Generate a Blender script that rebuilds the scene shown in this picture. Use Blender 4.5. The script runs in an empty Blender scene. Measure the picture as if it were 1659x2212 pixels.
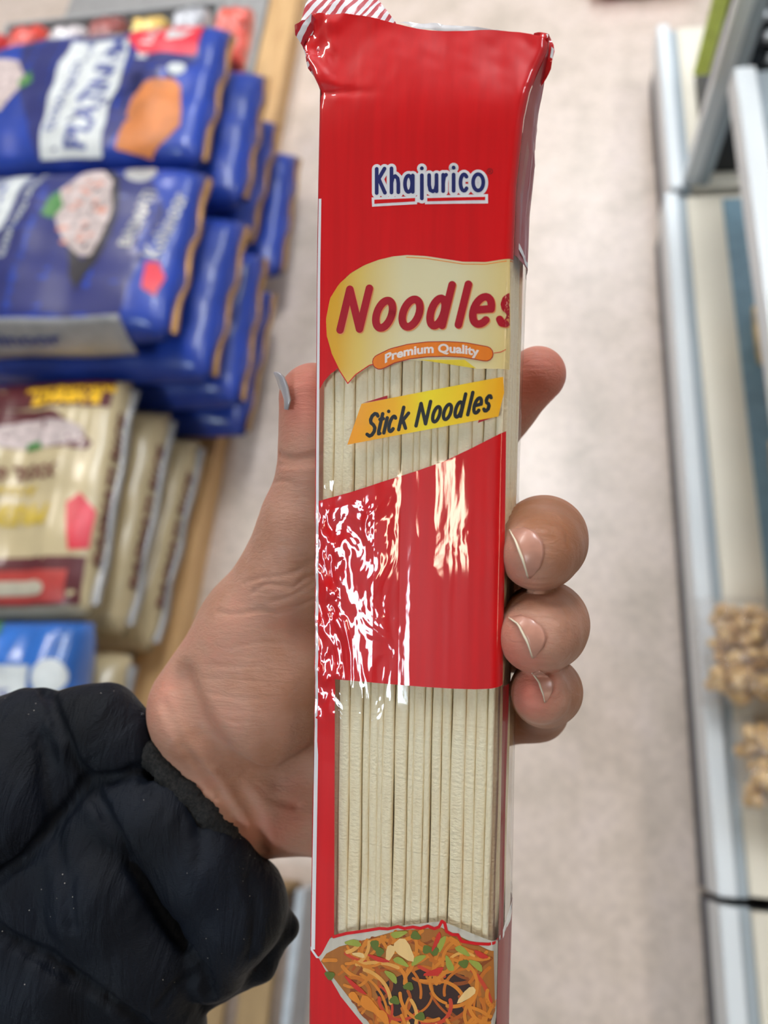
import bpy, bmesh, math, random
import numpy as np
from mathutils import Vector, Matrix
random.seed(7)
S = bpy.context.scene
COL = S.collection

# ------------------------------------------------------------------ camera
F = 1533.0; CX, CY = 829.5, 1106.0; H = 1.45
def unit(v): v = np.array(v, float); return v / np.linalg.norm(v)
_a = 260.0; _b = (_a * 360 + F * F) / 3906
_Y = unit([360, 3906, -F]); _Z = -unit([_a, -_b, -F]); _X = np.cross(_Y, _Z)
RW = np.array([_X, _Y, _Z])                      # camera axes -> world axes
EYE = np.array([0, 0, H])
cam_d = bpy.data.cameras.new('camera'); cam = bpy.data.objects.new('camera', cam_d); COL.objects.link(cam)
cam_d.sensor_fit = 'VERTICAL'; cam_d.sensor_height = 36.0; cam_d.lens = F * 36 / 2212
cam_d.clip_start = 0.01; cam_d.clip_end = 50
M = Matrix(RW.tolist()).to_4x4(); M.translation = Vector(EYE); cam.matrix_world = M
cam_d.dof.use_dof = True; cam_d.dof.focus_distance = 0.171; cam_d.dof.aperture_fstop = cam_d.lens / 2.7
S.camera = cam

# ------------------------------------------------------------------ world, exposure
W = bpy.data.worlds.new('world'); S.world = W; W.use_nodes = True
W.node_tree.nodes['Background'].inputs[0].default_value = (0.93, 0.95, 1.0, 1)
W.node_tree.nodes['Background'].inputs[1].default_value = 0.20
S.view_settings.view_transform = 'Standard'; S.view_settings.look = 'None'
S.view_settings.exposure = 0.12; S.view_settings.gamma = 1.0
try: S.view_settings.use_curve_mapping = False
except Exception: pass
# ceiling light panels: (x, y, length x, length y, strength, colour)
LIGHTS = [(-0.97, -1.00, 0.26, 0.80, 30, (0.72, 0.88, 1.0)),
          (-0.50, -0.70, 0.06, 0.30, 26, (1.0, 0.84, 0.62)),
          (0.1, 1.9, 0.40, 1.20, 28, (0.90, 0.95, 1.0)),
          (-1.5, 1.7, 0.30, 1.20, 26, (1.0, 0.95, 0.88)),
          (1.6, 1.5, 0.30, 1.20, 22, (0.88, 0.94, 1.0)),
          (0.5, 3.9, 0.60, 1.60, 13, (0.86, 0.92, 1.0)),
          (1.45, -0.60, 0.30, 1.20, 6, (1.0, 0.80, 0.58)),
          (-1.5, 3.4, 0.30, 1.20, 20, (0.95, 0.95, 1.0))]
CEIL = 2.75

# ------------------------------------------------------------------ helpers
def C(px, py, d):                                 # camera-axes millimetres
    return np.array([(px - CX) / F * d, (CY - py) / F * d, -d])
def to_world(p): return EYE + RW @ (np.asarray(p) / 1000.0)
def link(name, me, mat=None, parent=None):
    o = bpy.data.objects.new(name, me); COL.objects.link(o)
    if mat:
        for m in (mat if isinstance(mat, (list, tuple)) else [mat]): me.materials.append(m)
    if parent: o.parent = parent
    return o
def tag(o, label=None, cat=None, group=None, kind=None):
    if label: o['label'] = label
    if cat: o['category'] = cat
    if group: o['group'] = group
    if kind: o['kind'] = kind
    return o
def empty(name, loc=(0, 0, 0), rot=(0, 0, 0)):
    o = bpy.data.objects.new(name, None); COL.objects.link(o); o.location = loc; o.rotation_euler = rot
    o.empty_display_size = 0.02; return o
def mesh_pd(name, v, f, smooth=True):
    me = bpy.data.meshes.new(name); me.from_pydata([tuple(map(float, a)) for a in v], [], [tuple(map(int, a)) for a in f]); me.update()
    if smooth: me.polygons.foreach_set('use_smooth', [True] * len(me.polygons))
    return me
def copy_tree(o, parent=None):
    c = o.copy(); COL.objects.link(c); c.parent = parent
    for ch in list(o.children): copy_tree(ch, c)
    return c
def bm_box(bm, x0, x1, y0, y1, z0, z1, bev=0.0):
    r = bmesh.ops.create_cube(bm, size=1.0)
    for v in r['verts']:
        v.co = Vector(((x0 + x1) / 2 + v.co.x * (x1 - x0), (y0 + y1) / 2 + v.co.y * (y1 - y0), (z0 + z1) / 2 + v.co.z * (z1 - z0)))
    if bev:
        es = list({e for v in r['verts'] for e in v.link_edges})
        bmesh.ops.bevel(bm, geom=es, offset=bev, segments=3, affect='EDGES', profile=0.5)
def bm_obj(name, bm, mat, parent=None, smooth=False):
    me = bpy.data.meshes.new(name); bm.to_mesh(me); bm.free()
    if smooth: me.polygons.foreach_set('use_smooth', [True] * len(me.polygons))
    return link(name, me, mat, parent)
def box_obj(name, b, mat, parent=None, bev=0.002):
    bm = bmesh.new(); bm_box(bm, *b, bev=bev); return bm_obj(name, bm, mat, parent)

# ------------------------------------------------------------------ materials
class NT:
    def __init__(s, name):
        s.m = bpy.data.materials.new(name); s.m.use_nodes = True; s.t = s.m.node_tree; s.n = s.t.nodes; s.l = s.t.links
        s.bsdf = s.n['Principled BSDF']; s.out = s.n['Material Output']
    def add(s, typ, **kw):
        n = s.n.new(typ)
        for k, v in kw.items():
            if hasattr(n, k): setattr(n, k, v)
        return n
    def set(s, node, **kw):
        for k, v in kw.items(): node.inputs[k.replace('_', ' ')].default_value = v
    def c(s, a, b): s.l.new(a, b)
    def coords(s, scale=(1, 1, 1), which='Object'):
        tc = s.add('ShaderNodeTexCoord'); mp = s.add('ShaderNodeMapping'); mp.inputs['Scale'].default_value = scale
        s.c(tc.outputs[which], mp.inputs[0]); return mp.outputs[0]
    def noise(s, vec, scale, detail=4, rough=0.5, dist=0.0):
        n = s.add('ShaderNodeTexNoise'); n.inputs['Scale'].default_value = scale; n.inputs['Detail'].default_value = detail
        n.inputs['Roughness'].default_value = rough; n.inputs['Distortion'].default_value = dist
        s.c(vec, n.inputs['Vector']); return n.outputs['Fac']
    def ramp(s, fac, stops):
        r = s.add('ShaderNodeValToRGB'); e = r.color_ramp.elements
        while len(e) < len(stops): e.new(0.5)
        for i, (p, col) in enumerate(stops): e[i].position = p; e[i].color = tuple(col[:3]) + (1,)
        s.c(fac, r.inputs[0]); return r.outputs[0]
    def math(s, op, a, b=None, clamp=False):
        n = s.add('ShaderNodeMath', operation=op); n.use_clamp = clamp
        for i, x in enumerate((a, b)):
            if x is None: continue
            if hasattr(x, 'is_output'): s.c(x, n.inputs[i])
            else: n.inputs[i].default_value = x
        return n.outputs[0]
    def bump(s, h, strength, dist, normal=None):
        b = s.add('ShaderNodeBump'); b.inputs['Strength'].default_value = strength; b.inputs['Distance'].default_value = dist
        s.c(h, b.inputs['Height'])
        if normal is not None: s.c(normal, b.inputs['Normal'])
        return b.outputs[0]
def flat(name, col, rough=0.5, spec=0.5, coat=0.0, metal=0.0, nscale=40, namp=0.12, emit=0):
    t = NT(name); v = t.coords(); f = t.noise(v, nscale, 3)
    lo = [c * (1 - namp) for c in col]; hi = [min(1, c * (1 + namp)) for c in col]
    t.c(t.ramp(f, [(0.3, lo), (0.7, hi)]), t.bsdf.inputs['Base Color'])
    t.set(t.bsdf, Roughness=rough, Metallic=metal); t.bsdf.inputs['Specular IOR Level'].default_value = spec
    t.bsdf.inputs['Coat Weight'].default_value = coat; t.bsdf.inputs['Coat Roughness'].default_value = 0.08
    if emit:
        t.bsdf.inputs['Emission Color'].default_value = tuple(col) + (1,); t.bsdf.inputs['Emission Strength'].default_value = emit
    return t.m
def film_normal(t):
    """wrinkles of the plastic film, shared by the clear film and everything printed on it"""
    tc = t.add('ShaderNodeTexCoord'); sep = t.add('ShaderNodeSeparateXYZ'); t.c(tc.outputs['Object'], sep.inputs[0])
    x, y = sep.outputs[0], sep.outputs[1]
    v1 = t.coords((1, 0.10, 1)); n1 = t.noise(v1, 420, 3, 0.55)            # long ridges of the sticks
    v2 = t.coords((1, 0.55, 1)); n2 = t.noise(v2, 105, 2.6, 0.45, 0.9)        # crumples
    # crumples are strong on the left third of the face, where the thumb squeezes it
    mx = t.add('ShaderNodeMapRange'); t.c(x, mx.inputs[0]); mx.inputs[1].default_value = -0.001; mx.inputs[2].default_value = -0.0075
    mx.inputs[3].default_value = 0.05; mx.inputs[4].default_value = 1.0
    my = t.add('ShaderNodeMapRange'); t.c(y, my.inputs[0]); my.inputs[1].default_value = -0.062; my.inputs[2].default_value = -0.045
    my2 = t.add('ShaderNodeMapRange'); t.c(y, my2.inputs[0]); my2.inputs[1].default_value = 0.020; my2.inputs[2].default_value = 0.0
    mask = t.math('MULTIPLY', mx.outputs[0], t.math('MULTIPLY', my.outputs[0], my2.outputs[0]))
    mask = t.math('ADD', mask, 0.04)
    b1 = t.bump(n1, 0.12, 0.00010)
    h2 = t.math('MULTIPLY', n2, mask)
    return t.bump(h2, 1.0, 0.0013, b1)
def film_print(name, col=None, ramp=None, trans=0.0, axis=0, rough=0.42, layer=True, namp=0.05):
    t = NT(name)
    if ramp:
        tc = t.add('ShaderNodeTexCoord'); sep = t.add('ShaderNodeSeparateXYZ'); t.c(tc.outputs['Object'], sep.inputs[0])
        mr = t.add('ShaderNodeMapRange'); t.c(sep.outputs[axis], mr.inputs[0]); mr.inputs[1].default_value = ramp[0]; mr.inputs[2].default_value = ramp[1]
        col_s = t.ramp(mr.outputs[0], ramp[2])
    else:
        f = t.noise(t.coords((1, 0.05, 1)), 500, 2)
        col_s = t.ramp(f, [(0.35, [c * (1 - namp) for c in col]), (0.65, [min(1, c * (1 + namp)) for c in col])])
    t.c(col_s, t.bsdf.inputs['Base Color'])
    t.set(t.bsdf, Roughness=rough); t.bsdf.inputs['Specular IOR Level'].default_value = 0.25
    t.bsdf.inputs['Coat Weight'].default_value = 1.0; t.bsdf.inputs['Coat Roughness'].default_value = 0.035; t.bsdf.inputs['Coat IOR'].default_value = 1.5
    nrm = film_normal(t); t.c(nrm, t.bsdf.inputs['Coat Normal']); t.c(nrm, t.bsdf.inputs['Normal'])
    if trans:
        tr = t.add('ShaderNodeBsdfTransparent'); mix = t.add('ShaderNodeMixShader'); mix.inputs[0].default_value = trans
        t.c(t.bsdf.outputs[0], mix.inputs[1]); t.c(tr.outputs[0], mix.inputs[2]); t.c(mix.outputs[0], t.out.inputs[0])
    return t.m
def clear_film():
    t = NT('clear_film'); nrm = film_normal(t)
    tr = t.add('ShaderNodeBsdfTransparent'); tr.inputs[0].default_value = (0.96, 0.96, 0.95, 1)
    gl = t.add('ShaderNodeBsdfGlossy'); gl.inputs['Roughness'].default_value = 0.05; t.c(nrm, gl.inputs['Normal'])
    fr = t.add('ShaderNodeLayerWeight'); t.c(nrm, fr.inputs['Normal']); fz = t.math('ADD', t.math('MULTIPLY', t.math('POWER', fr.outputs['Facing'], 5.0), 0.22), 0.055)
    mix = t.add('ShaderNodeMixShader'); t.c(fz, mix.inputs[0])
    t.c(tr.outputs[0], mix.inputs[1]); t.c(gl.outputs[0], mix.inputs[2]); t.c(mix.outputs[0], t.out.inputs[0])
    return t.m

# ------------------------------------------------------------------ the setting
def floor_mat():
    t = NT('vinyl_floor'); v = t.coords()
    f1 = t.noise(v, 9, 6, 0.6); f2 = t.noise(v, 60, 4, 0.6)
    a = t.ramp(f1, [(0.3, (0.52, 0.43, 0.35)), (0.5, (0.64, 0.525, 0.44)), (0.72, (0.70, 0.575, 0.50))])
    b = t.ramp(f2, [(0.3, (0.72, 0.72, 0.72)), (0.6, (1, 1, 1))])
    mx = t.add('ShaderNodeMix', data_type='RGBA', blend_type='MULTIPLY'); mx.inputs[0].default_value = 0.7
    t.c(a, mx.inputs[6]); t.c(b, mx.inputs[7]); t.c(mx.outputs[2], t.bsdf.inputs['Base Color'])
    t.set(t.bsdf, Roughness=0.34); t.bsdf.inputs['Specular IOR Level'].default_value = 0.5
    return t.m
tag(box_obj('floor', (-3, 3, -2.5, 5, -0.05, 0), floor_mat(), bev=0), kind='structure')
tag(box_obj('ceiling', (-3, 3, -2.5, 5, CEIL, CEIL + 0.05), flat('ceiling_paint', (0.16, 0.16, 0.16), 0.9), bev=0), kind='structure')
housing = flat('lamp_housing', (0.7, 0.7, 0.7), 0.4)
for i, (x, y, lx, ly, st, c) in enumerate(LIGHTS):
    r = empty('ceiling_light', (x, y, CEIL))
    tag(r, 'long slim ceiling light panel hanging over the shop aisle', 'lamp', 'ceiling light panels above the aisle')
    bm = bmesh.new(); bm_box(bm, -lx / 2 - .02, lx / 2 + .02, -ly / 2 - .02, ly / 2 + .02, -0.05, 0.0); bm_obj('housing', bm, housing, r)
    d = flat('lamp_diffuser', c, 0.5, emit=st, namp=0)
    bm = bmesh.new(); bm_box(bm, -lx / 2, lx / 2, -ly / 2, ly / 2, -0.058, -0.051); bm_obj('diffuser', bm, d, r)

# ------------------------------------------------------------------ packet frame
PF_D = 165.0
def pk_frame():
    top = C(905, 200, 159.5); bot = C(872, 2000, 170.5)
    Yp = unit(top - bot); th = math.radians(18)
    X0 = np.array([math.cos(th), 0, math.sin(th)]); X0 = unit(X0 - Yp * X0.dot(Yp)); Zp = np.cross(X0, Yp)
    return C(877, 1106, PF_D), np.array([X0, Yp, Zp])
PO, PB = pk_frame()
def px2l(px, py, z=0.0):                                 # a point of the label, mm on the flat face
    d = C(px, py, 1.0); o = PB @ PO; r = PB @ d; t = (o[2] + z) / r[2]; q = r * t - o
    return q[0], q[1]
EY = [-40, 20, 60, 100, 150, 190, 250, 400, 600, 1000, 1500, 2000, 2212, 2500]
EL = [684, 684, 664, 655, 672, 690, 689, 686, 683, 680, 678, 670, 667, 664]
ER = [1178, 1180, 1183, 1180, 1158, 1142, 1129, 1113, 1105, 1092, 1083, 1074, 1069, 1064]
YB = 2520
def edges(py):
    l = px2l(np.interp(py, EY, EL), py)[0]; r = px2l(np.interp(py, EY, ER), py)[0]; return l, r
def nz(x, y, s, seed=0):
    v = 0; a = 1.0; rs = np.random.RandomState(seed)
    for k in range(5):
        ang = rs.uniform(0, 6.28); ph = rs.uniform(0, 6.28, 2)
        v += a * math.sin(s * (math.cos(ang) * x + math.sin(ang) * y) + ph[0] + 1.3 * math.sin(s * 0.7 * (math.cos(ang + 1.9) * x + math.sin(ang + 1.9) * y) + ph[1]))
        s *= 1.55; a *= 0.62
    return v / 2.0
_NZ = {}
def nzc(x, y, s, seed):
    if seed not in _NZ:
        rs = np.random.RandomState(seed); _NZ[seed] = [(rs.uniform(0, 6.28), rs.uniform(0, 6.28), rs.uniform(0, 6.28)) for _ in range(5)]
    v = 0; a = 1.0
    for ang, p0, p1 in _NZ[seed]:
        v += a * math.sin(s * (math.cos(ang) * x + math.sin(ang) * y) + p0 + 1.3 * math.sin(s * 0.7 * (math.cos(ang + 1.9) * x + math.sin(ang + 1.9) * y) + p1))
        s *= 1.55; a *= 0.62
    return v / 2.0
def sstep(a, b, x):
    t = min(1, max(0, (x - a) / (b - a))); return t * t * (3 - 2 * t)
def front(px, py, off=0.0):
    x, y = px2l(px, py); l, r = edges(py); x = min(max(x, l), r)
    z = 0.0
    rl, rr = 0.5, 1.9
    if x < l + rl: d = (l + rl - x); z -= rl - math.sqrt(max(0, rl * rl - d * d))
    if x > r - rr: d = (x - r + rr); z -= rr - math.sqrt(max(0, rr * rr - d * d))
    mid = (l + r) / 2; hw = (r - l) / 2; u = (x - mid) / hw
    z += 0.7 * (1 - u * u)
    top = sstep(330, 30, py)
    z -= 5.0 * top * top
    z += 0.022 * nzc(x, y * 0.04, 1.5, 3)                     # lengthwise ridges
    ear = sstep(-0.55, -1.0, u) + 0.7 * sstep(0.75, 1.0, u)
    cr = sstep(270, 90, py) * min(1, ear) * (1.0 if u < 0 else 0.35)
    z += cr * 1.5 * nzc(x, y, 0.42, 5)
    z += top * 0.35 * nzc(x, y, 0.25, 8)
    # two creases running off the left ear
    if 150 < py < 330:
        d = abs((py - 196) - 0.05 * (px - 700)); z -= 0.9 * math.exp(-(d / 7.0) ** 2) * sstep(840, 700, px)
    sq = sstep(1050, 1130, py) * sstep(1620, 1500, py) * sstep(-0.45, -0.8, u)
    z += sq * 0.28 * nzc(x, y * 0.7, 0.9, 11)
    if top > 0: x1, y1 = px2l(px, py, -5.0 * top * top); x0, y0 = px2l(px, py); x += x1 - x0; y += y1 - y0
    return (x / 1000, y / 1000, (z + off) / 1000)
def side(t, py, off=0.0):                         # right side, t = 0 at the front edge, 1 at the back edge
    px = np.interp(py, EY, ER); l, r = edges(py); _, y = px2l(px, py)
    T = np.interp(py, [-40, 40, 100, 200, 300, 2500], [2, 3, 8, 19, 25, 25]); z0 = -1.9 - 5.0 * sstep(330, 30, py) ** 2
    z = z0 - t * (T - 3.5); x = r + 1.3 * math.sin(math.pi * t) * sstep(60, 300, py) + 0.25 * nzc(z, y * 0.06, 0.9, 21)
    if t < 0.06: x = r
    if py < 330: x1, y1 = px2l(px, py, z0 + 1.9); x0, y0 = px2l(px, py); x += x1 - x0; y += y1 - y0
    return ((x + off) / 1000, y / 1000, z / 1000)
def leftside(t, py, off=0.0):
    px = np.interp(py, EY, EL); l, r = edges(py); _, y = px2l(px, py)
    T = np.interp(py, [-40, 40, 100, 200, 300, 2500], [2, 3, 8, 19, 25, 25]); z0 = -0.5 - 5.0 * sstep(330, 30, py) ** 2
    z = z0 - t * (T - 3.5); x = l - 0.3 * math.sin(math.pi * t)
    if py < 330: x1, y1 = px2l(px, py, z0 + 0.5); x0, y0 = px2l(px, py); x += x1 - x0; y += y1 - y0
    return ((x - off) / 1000, y / 1000, z / 1000)

pk = empty('noodle_packet'); 
Mp = Matrix(np.column_stack([RW @ PB[0], RW @ PB[1], RW @ PB[2]]).tolist()).to_4x4(); Mp.translation = Vector(to_world(PO)); pk.matrix_world = Mp
tag(pk, 'slim red and clear packet of stick noodles held upright in the hand', 'food packet')

m_film = clear_film()
RED = (0.66, 0.0015, 0.004)
m_red = film_print('red_film_print', RED)
m_white = film_print('white_film_print', (0.78, 0.74, 0.74))
m_crimson = film_print('crimson_lettering_print', (0.42, 0.006, 0.018))
m_navy = film_print('navy_lettering_print', (0.018, 0.022, 0.13))
m_black = film_print('black_lettering_print', (0.012, 0.012, 0.014))
m_orange = film_print('orange_print', (0.88, 0.22, 0.012), trans=0.05)
m_panel = film_print('yellow_panel_print', ramp=(-0.0175, 0.023, [(0, (0.95, 0.50, 0.03)), (0.14, (0.96, 0.66, 0.16)), (0.40, (0.96, 0.83, 0.50)), (0.7, (0.96, 0.84, 0.52)), (1, (0.94, 0.70, 0.26))]), trans=0.26)
m_banner = film_print('banner_print', ramp=(-0.014, 0.023, [(0, (0.95, 0.34, 0.005)), (0.3, (0.98, 0.48, 0.005)), (0.5, (0.97, 0.74, 0.01)), (0.75, (0.98, 0.60, 0.01)), (1, (0.93, 0.38, 0.005))]), trans=0.05)
m_bowl = film_print('bowl_white_print', (0.66, 0.60, 0.50), trans=0.12)

# shell of clear film: front, sides, back
rows = list(range(40, 300, 5)) + list(range(300, YB, 12)) + [YB]
def shell():
    vs, fs = [], []; NX = 60; loop = None
    for py in rows:
        L, Rr = np.interp(py, EY, EL), np.interp(py, EY, ER); ring = []
        for i in range(NX + 1):
            u = i / NX; u = 0.5 - 0.5 * math.cos(math.pi * u); pt = max(py, 36 + 52 * u); L, Rr = np.interp(pt, EY, EL), np.interp(pt, EY, ER); ring.append(front(L + (Rr - L) * u, pt))
        pr, pl = max(py, 90), max(py, 44)
        for k in range(1, 9): ring.append(side(k / 8, pr))
        b1 = side(1.0, pr); b0 = leftside(1.0, pl)
        for k in range(0, 13):
            t = k / 12; ring.append((b1[0] + (b0[0] - b1[0]) * t + (-0.0 if 0 < k < 12 else 0), b1[1] + (b0[1] - b1[1]) * t, b1[2] + (b0[2] - b1[2]) * t - 0.002 * math.sin(math.pi * t)))
        for k in range(8, 0, -1): ring.append(leftside(k / 8, pl))
        n = len(ring); base = len(vs); vs += ring
        if loop is not None:
            for i in range(n): fs.append((loop + i, base + i, base + (i + 1) % n, loop + (i + 1) % n))
        loop = base
    fs.append(tuple(loop + i for i in range(n))[::-1])
    return mesh_pd('clear_film', vs, fs)
link('clear_film', shell(), m_film, pk)

def loft(lines, n, fn, off):
    """lines: list of ((px,py),(px,py)); a sheet between them laid on the film"""
    vs, fs = [], []
    for a, b in lines:
        for i in range(n + 1): vs.append(fn(a[0] + (b[0] - a[0]) * i / n, a[1] + (b[1] - a[1]) * i / n, off))
    for j in range(len(lines) - 1):
        for i in range(n): k = j * (n + 1) + i; fs.append((k, k + n + 1, k + n + 2, k + 1))
    return vs, fs
def merge(*vf):
    V, Fc = [], []
    for v, f in vf: b = len(V); V += v; Fc += [tuple(i + b for i in q) for q in f]
    return V, Fc
def cut_to_grid(bm, step):
    xs = [v.co.x for v in bm.verts]; ys = [v.co.y for v in bm.verts]
    if not xs: return
    for ax, lo, hi in ((0, min(xs), max(xs)), (1, min(ys), max(ys))):
        k = math.floor(lo / step[ax]) + 1
        while k * step[ax] < hi:
            co = [0, 0, 0]; co[ax] = k * step[ax]; no = [0, 0, 0]; no[ax] = 1
            bmesh.ops.bisect_plane(bm, geom=bm.verts[:] + bm.edges[:] + bm.faces[:], plane_co=co, plane_no=no, dist=1e-5); k += 1
def art(name, polys, mat, parent, off, step=(12, 40), fn=front, smooth=True, label=None, xmax=None):
    bm = bmesh.new()
    for p in polys:
        if len(p) > 4:
            fc = bm.faces.new([bm.verts.new((x, y, 0)) for x, y in p]); bmesh.ops.triangulate(bm, faces=[fc], ngon_method='EAR_CLIP')
        else: bm.faces.new([bm.verts.new((x, y, 0)) for x, y in p])
    bmesh.ops.recalc_face_normals(bm, faces=bm.faces[:])
    for f_ in bm.faces:
        if f_.normal.z > 0: f_.normal_flip()      # image y runs downwards
    if xmax: bmesh.ops.bisect_plane(bm, geom=bm.verts[:] + bm.edges[:] + bm.faces[:], plane_co=(xmax, 0, 0), plane_no=(1, 0, 0), clear_outer=True)
    cut_to_grid(bm, step)
    for v in bm.verts: v.co = Vector(fn(v.co.x, v.co.y, off))
    o = bm_obj(name, bm, mat, parent, smooth)
    if label: o['label'] = label
    return o
def stroke(pts, w, closed=False, caps=True):
    """polygons of a pen stroke of width w along pts"""
    out = []; n = len(pts); seg = n if closed else n - 1
    for i in range(seg):
        a = np.array(pts[i], float); b = np.array(pts[(i + 1) % n], float); d = b - a; L = np.linalg.norm(d)
        if L < 1e-6: continue
        nn = np.array([-d[1], d[0]]) / L * w / 2
        out.append([tuple(a + nn), tuple(b + nn), tuple(b - nn), tuple(a - nn)])
    for i, p in enumerate(pts):
        if not caps and (i in (0, n - 1)) and not closed: continue
        out.append([(p[0] + w / 2 * math.cos(t), p[1] + w / 2 * math.sin(t)) for t in np.linspace(0, 2 * math.pi, 15)[:-1]])
    return out
def arc(cx, cy, rx, ry, a0, a1, n=18):
    return [(cx + rx * math.cos(math.radians(a)), cy + ry * math.sin(math.radians(a))) for a in np.linspace(a0, a1, n)]
A = 1.48
GL = {'N': [[(0, 0), (0, A), (1, 0), (1, A)]],
      'o': [arc(.5, .5, .5, .5, 0, 360, 24)],
      'd': [arc(.46, .5, .46, .5, 0, 360, 22), [(1, 0), (1, A)]],
      'l': [[(.5, 0), (.5, A)]],
      'e': [[(.03, .52), (.97, .55)], arc(.5, .5, .5, .5, 5, 315, 20)],
      's': [[(.92, .84), (.7, .98), (.42, 1.0), (.14, .88), (.1, .7), (.28, .56), (.66, .46), (.88, .3), (.84, .1), (.55, .0), (.25, .02), (.02, .15)]],
      'S': [[(.95, 1.27), (.75, 1.42), (.45, A), (.15, 1.36), (.05, 1.12), (.2, .9), (.6, .72), (.9, .5), (.92, .24), (.7, .04), (.4, 0), (.02, .16)]],
      't': [[(.45, 1.35), (.45, .2), (.6, .02), (.95, .03)], [(.0, 1.0), (1, 1.0)]],
      'i': [[(.5, 0), (.5, 1.0)], [(.5, 1.42), (.5, 1.43)]],
      'c': [arc(.55, .5, .55, .5, 45, 315, 18)],
      'k': [[(.05, 0), (.05, A)], [(.95, 1.0), (.1, .42)], [(.35, .6), (1, 0)]],
      'K': [[(.0, 0), (.0, A)], [(.95, A), (.08, .72)], [(.25, .86), (1, 0)]],
      'h': [[(0, 0), (0, A)], [(0, .6), (.2, .92), (.55, 1.0), (.9, .85), (1, .55), (1, 0)]],
      'a': [arc(.46, .5, .46, .5, 0, 360, 22), [(1, 1), (1, 0)]],
      'j': [[(.5, 1.0), (.5, -.42)], [(.5, 1.42), (.5, 1.43)]],
      'u': [[(0, 1.0), (0, .4), (.15, .08), (.5, 0), (.85, .08), (1, .4)], [(1, 1), (1, 0)]],
      'r': [[(0, 0), (0, 1)], [(0, .55), (.25, .9), (.8, 1.0)]]}
def word(chars, w, xh, base, shear=0.0):
    """chars: (glyph, x0, x1) in label pixels; base(x) = baseline y; returns stroke polygons"""
    out = []
    for g, x0, x1 in chars:
        for pl in GL[g]:
            pts = []
            for u, v in pl:
                x = x0 + w / 2 + (x1 - x0 - w) * u; yb = base(x) - w / 2
                pts.append((x + shear * v * xh, yb - v * (xh - w * 0.6)))
            out += stroke(pts, w)
    return out

# red print of the upper half
PANEL = [(1106, 557), (1050, 567), (1000, 567), (960, 561), (920, 555), (880, 553), (850, 556), (820, 563), (790, 574), (760, 591), (733, 615), (714, 645), (705, 690), (707, 730), (717, 765), (734, 800), (753, 829)]
PBOT = [(753, 829), (770, 810), (800, 790), (830, 782), (880, 779), (930, 781), (980, 788), (1030, 797), (1102, 797)]
def Ledge(py): return float(np.interp(py, EY, EL))
def Redge(py): return float(np.interp(py, EY, ER))
def slant(u): return 34 + 52 * u - 8 * math.sin(u * 9)
lin = []
upper = []
for v in np.linspace(0, 1, 75):
    q = []
    for u in np.linspace(0, 1, 91):
        y0 = slant(u); y1 = float(np.interp(684 + 421 * u, [p[0] for p in PANEL[:11]][::-1], [p[1] for p in PANEL[:11]][::-1]))
        py = y0 + (y1 - y0) * v; L, Rr = Ledge(py), Redge(py); q.append(front(L + (Rr - L) * (0.5 - 0.5 * math.cos(math.pi * u)) if False else L + (Rr - L) * u, py, 0.09))
    upper.append(q)
vs = [p for q in upper for p in q]; fs = [(j * 91 + i, (j + 1) * 91 + i, (j + 1) * 91 + i + 1, j * 91 + i + 1) for j in range(74) for i in range(90)]
lows = []
lower_y = list(np.linspace(600, 845, 40))
def pleft(py):
    if py > 797: return float(np.interp(py, [797, 808, 825, 845], [732, 715, 700, 689]))
    ys = [p[1] for p in PANEL[9:16]]; xs = [p[0] for p in PANEL[9:16]]; return float(np.interp(py, ys, xs))
low = loft([((Ledge(y), y), (pleft(y), y)) for y in lower_y], 12, front, 0.085)
V_, F_ = merge((vs, fs), low)
rp = link('red_print', mesh_pd('red_print', V_, F_), m_red, pk)
# rear of the crumpled top: film turned over, red on the sides as well
V_, F_ = loft([((0.0, y), (1.0, y)) for y in np.linspace(62, 545, 60)], 10, side, 0.06)
V2, F2 = loft([((0.0, y), (1.0, y)) for y in np.linspace(62, 545, 60)], 10, leftside, 0.06)
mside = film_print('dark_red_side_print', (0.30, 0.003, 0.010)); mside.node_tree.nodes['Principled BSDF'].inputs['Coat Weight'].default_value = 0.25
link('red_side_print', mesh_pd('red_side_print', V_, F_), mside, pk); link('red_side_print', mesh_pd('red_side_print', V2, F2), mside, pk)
# middle red band and the red column down the left
MT = [(676, 1085), (689, 1082), (760, 1063), (830, 1040), (900, 1018), (960, 997), (1020, 968), (1092, 931)]
MB = [(725, 1466), (800, 1472), (860, 1477), (920, 1482), (980, 1486), (1030, 1488), (1060, 1487), (1086, 1483)]
fx = lambda T, x: float(np.interp(x, [p[0] for p in T], [p[1] for p in T]))
def col_lines(x0, x1, n, top, bot): return [((x, top(x)), (x, bot(x))) for x in np.linspace(x0, x1, n)]
band = []
for k, x in enumerate(np.linspace(725, 1092, 70)): band.append(((x, fx(MT, x)), (min(x, 1084), fx(MB, min(x, 1086)))))
a1 = loft(band, 90, front, 0.09)
colm = [((676 + 13 * 0 + (726 - 676) * k / 12, fx(MT, 676 + 50 * k / 12)), (667 + (723 - 667) * k / 12, 2066 - 48 * sstep(0.35, 1.0, k / 12))) for k in range(13)]
a2 = loft(colm, 160, front, 0.088)
bl = [(667, 2045), (686, 2062), (700, 2087), (738, 2150), (790, 2212), (850, 2290), (930, 2350)]
blx = lambda y: float(np.interp(y, [p[1] for p in bl], [p[0] for p in bl]))
a3 = loft([((Ledge(y), y), (blx(y), y)) for y in np.linspace(2047, YB - 4, 70)], 20, front, 0.09)
a4 = loft([((930, y), (Redge(y), y)) for y in np.linspace(2352, YB - 4, 20)], 10, front, 0.088)
V_, F_ = merge(a1, a2, a3, a4)
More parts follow.
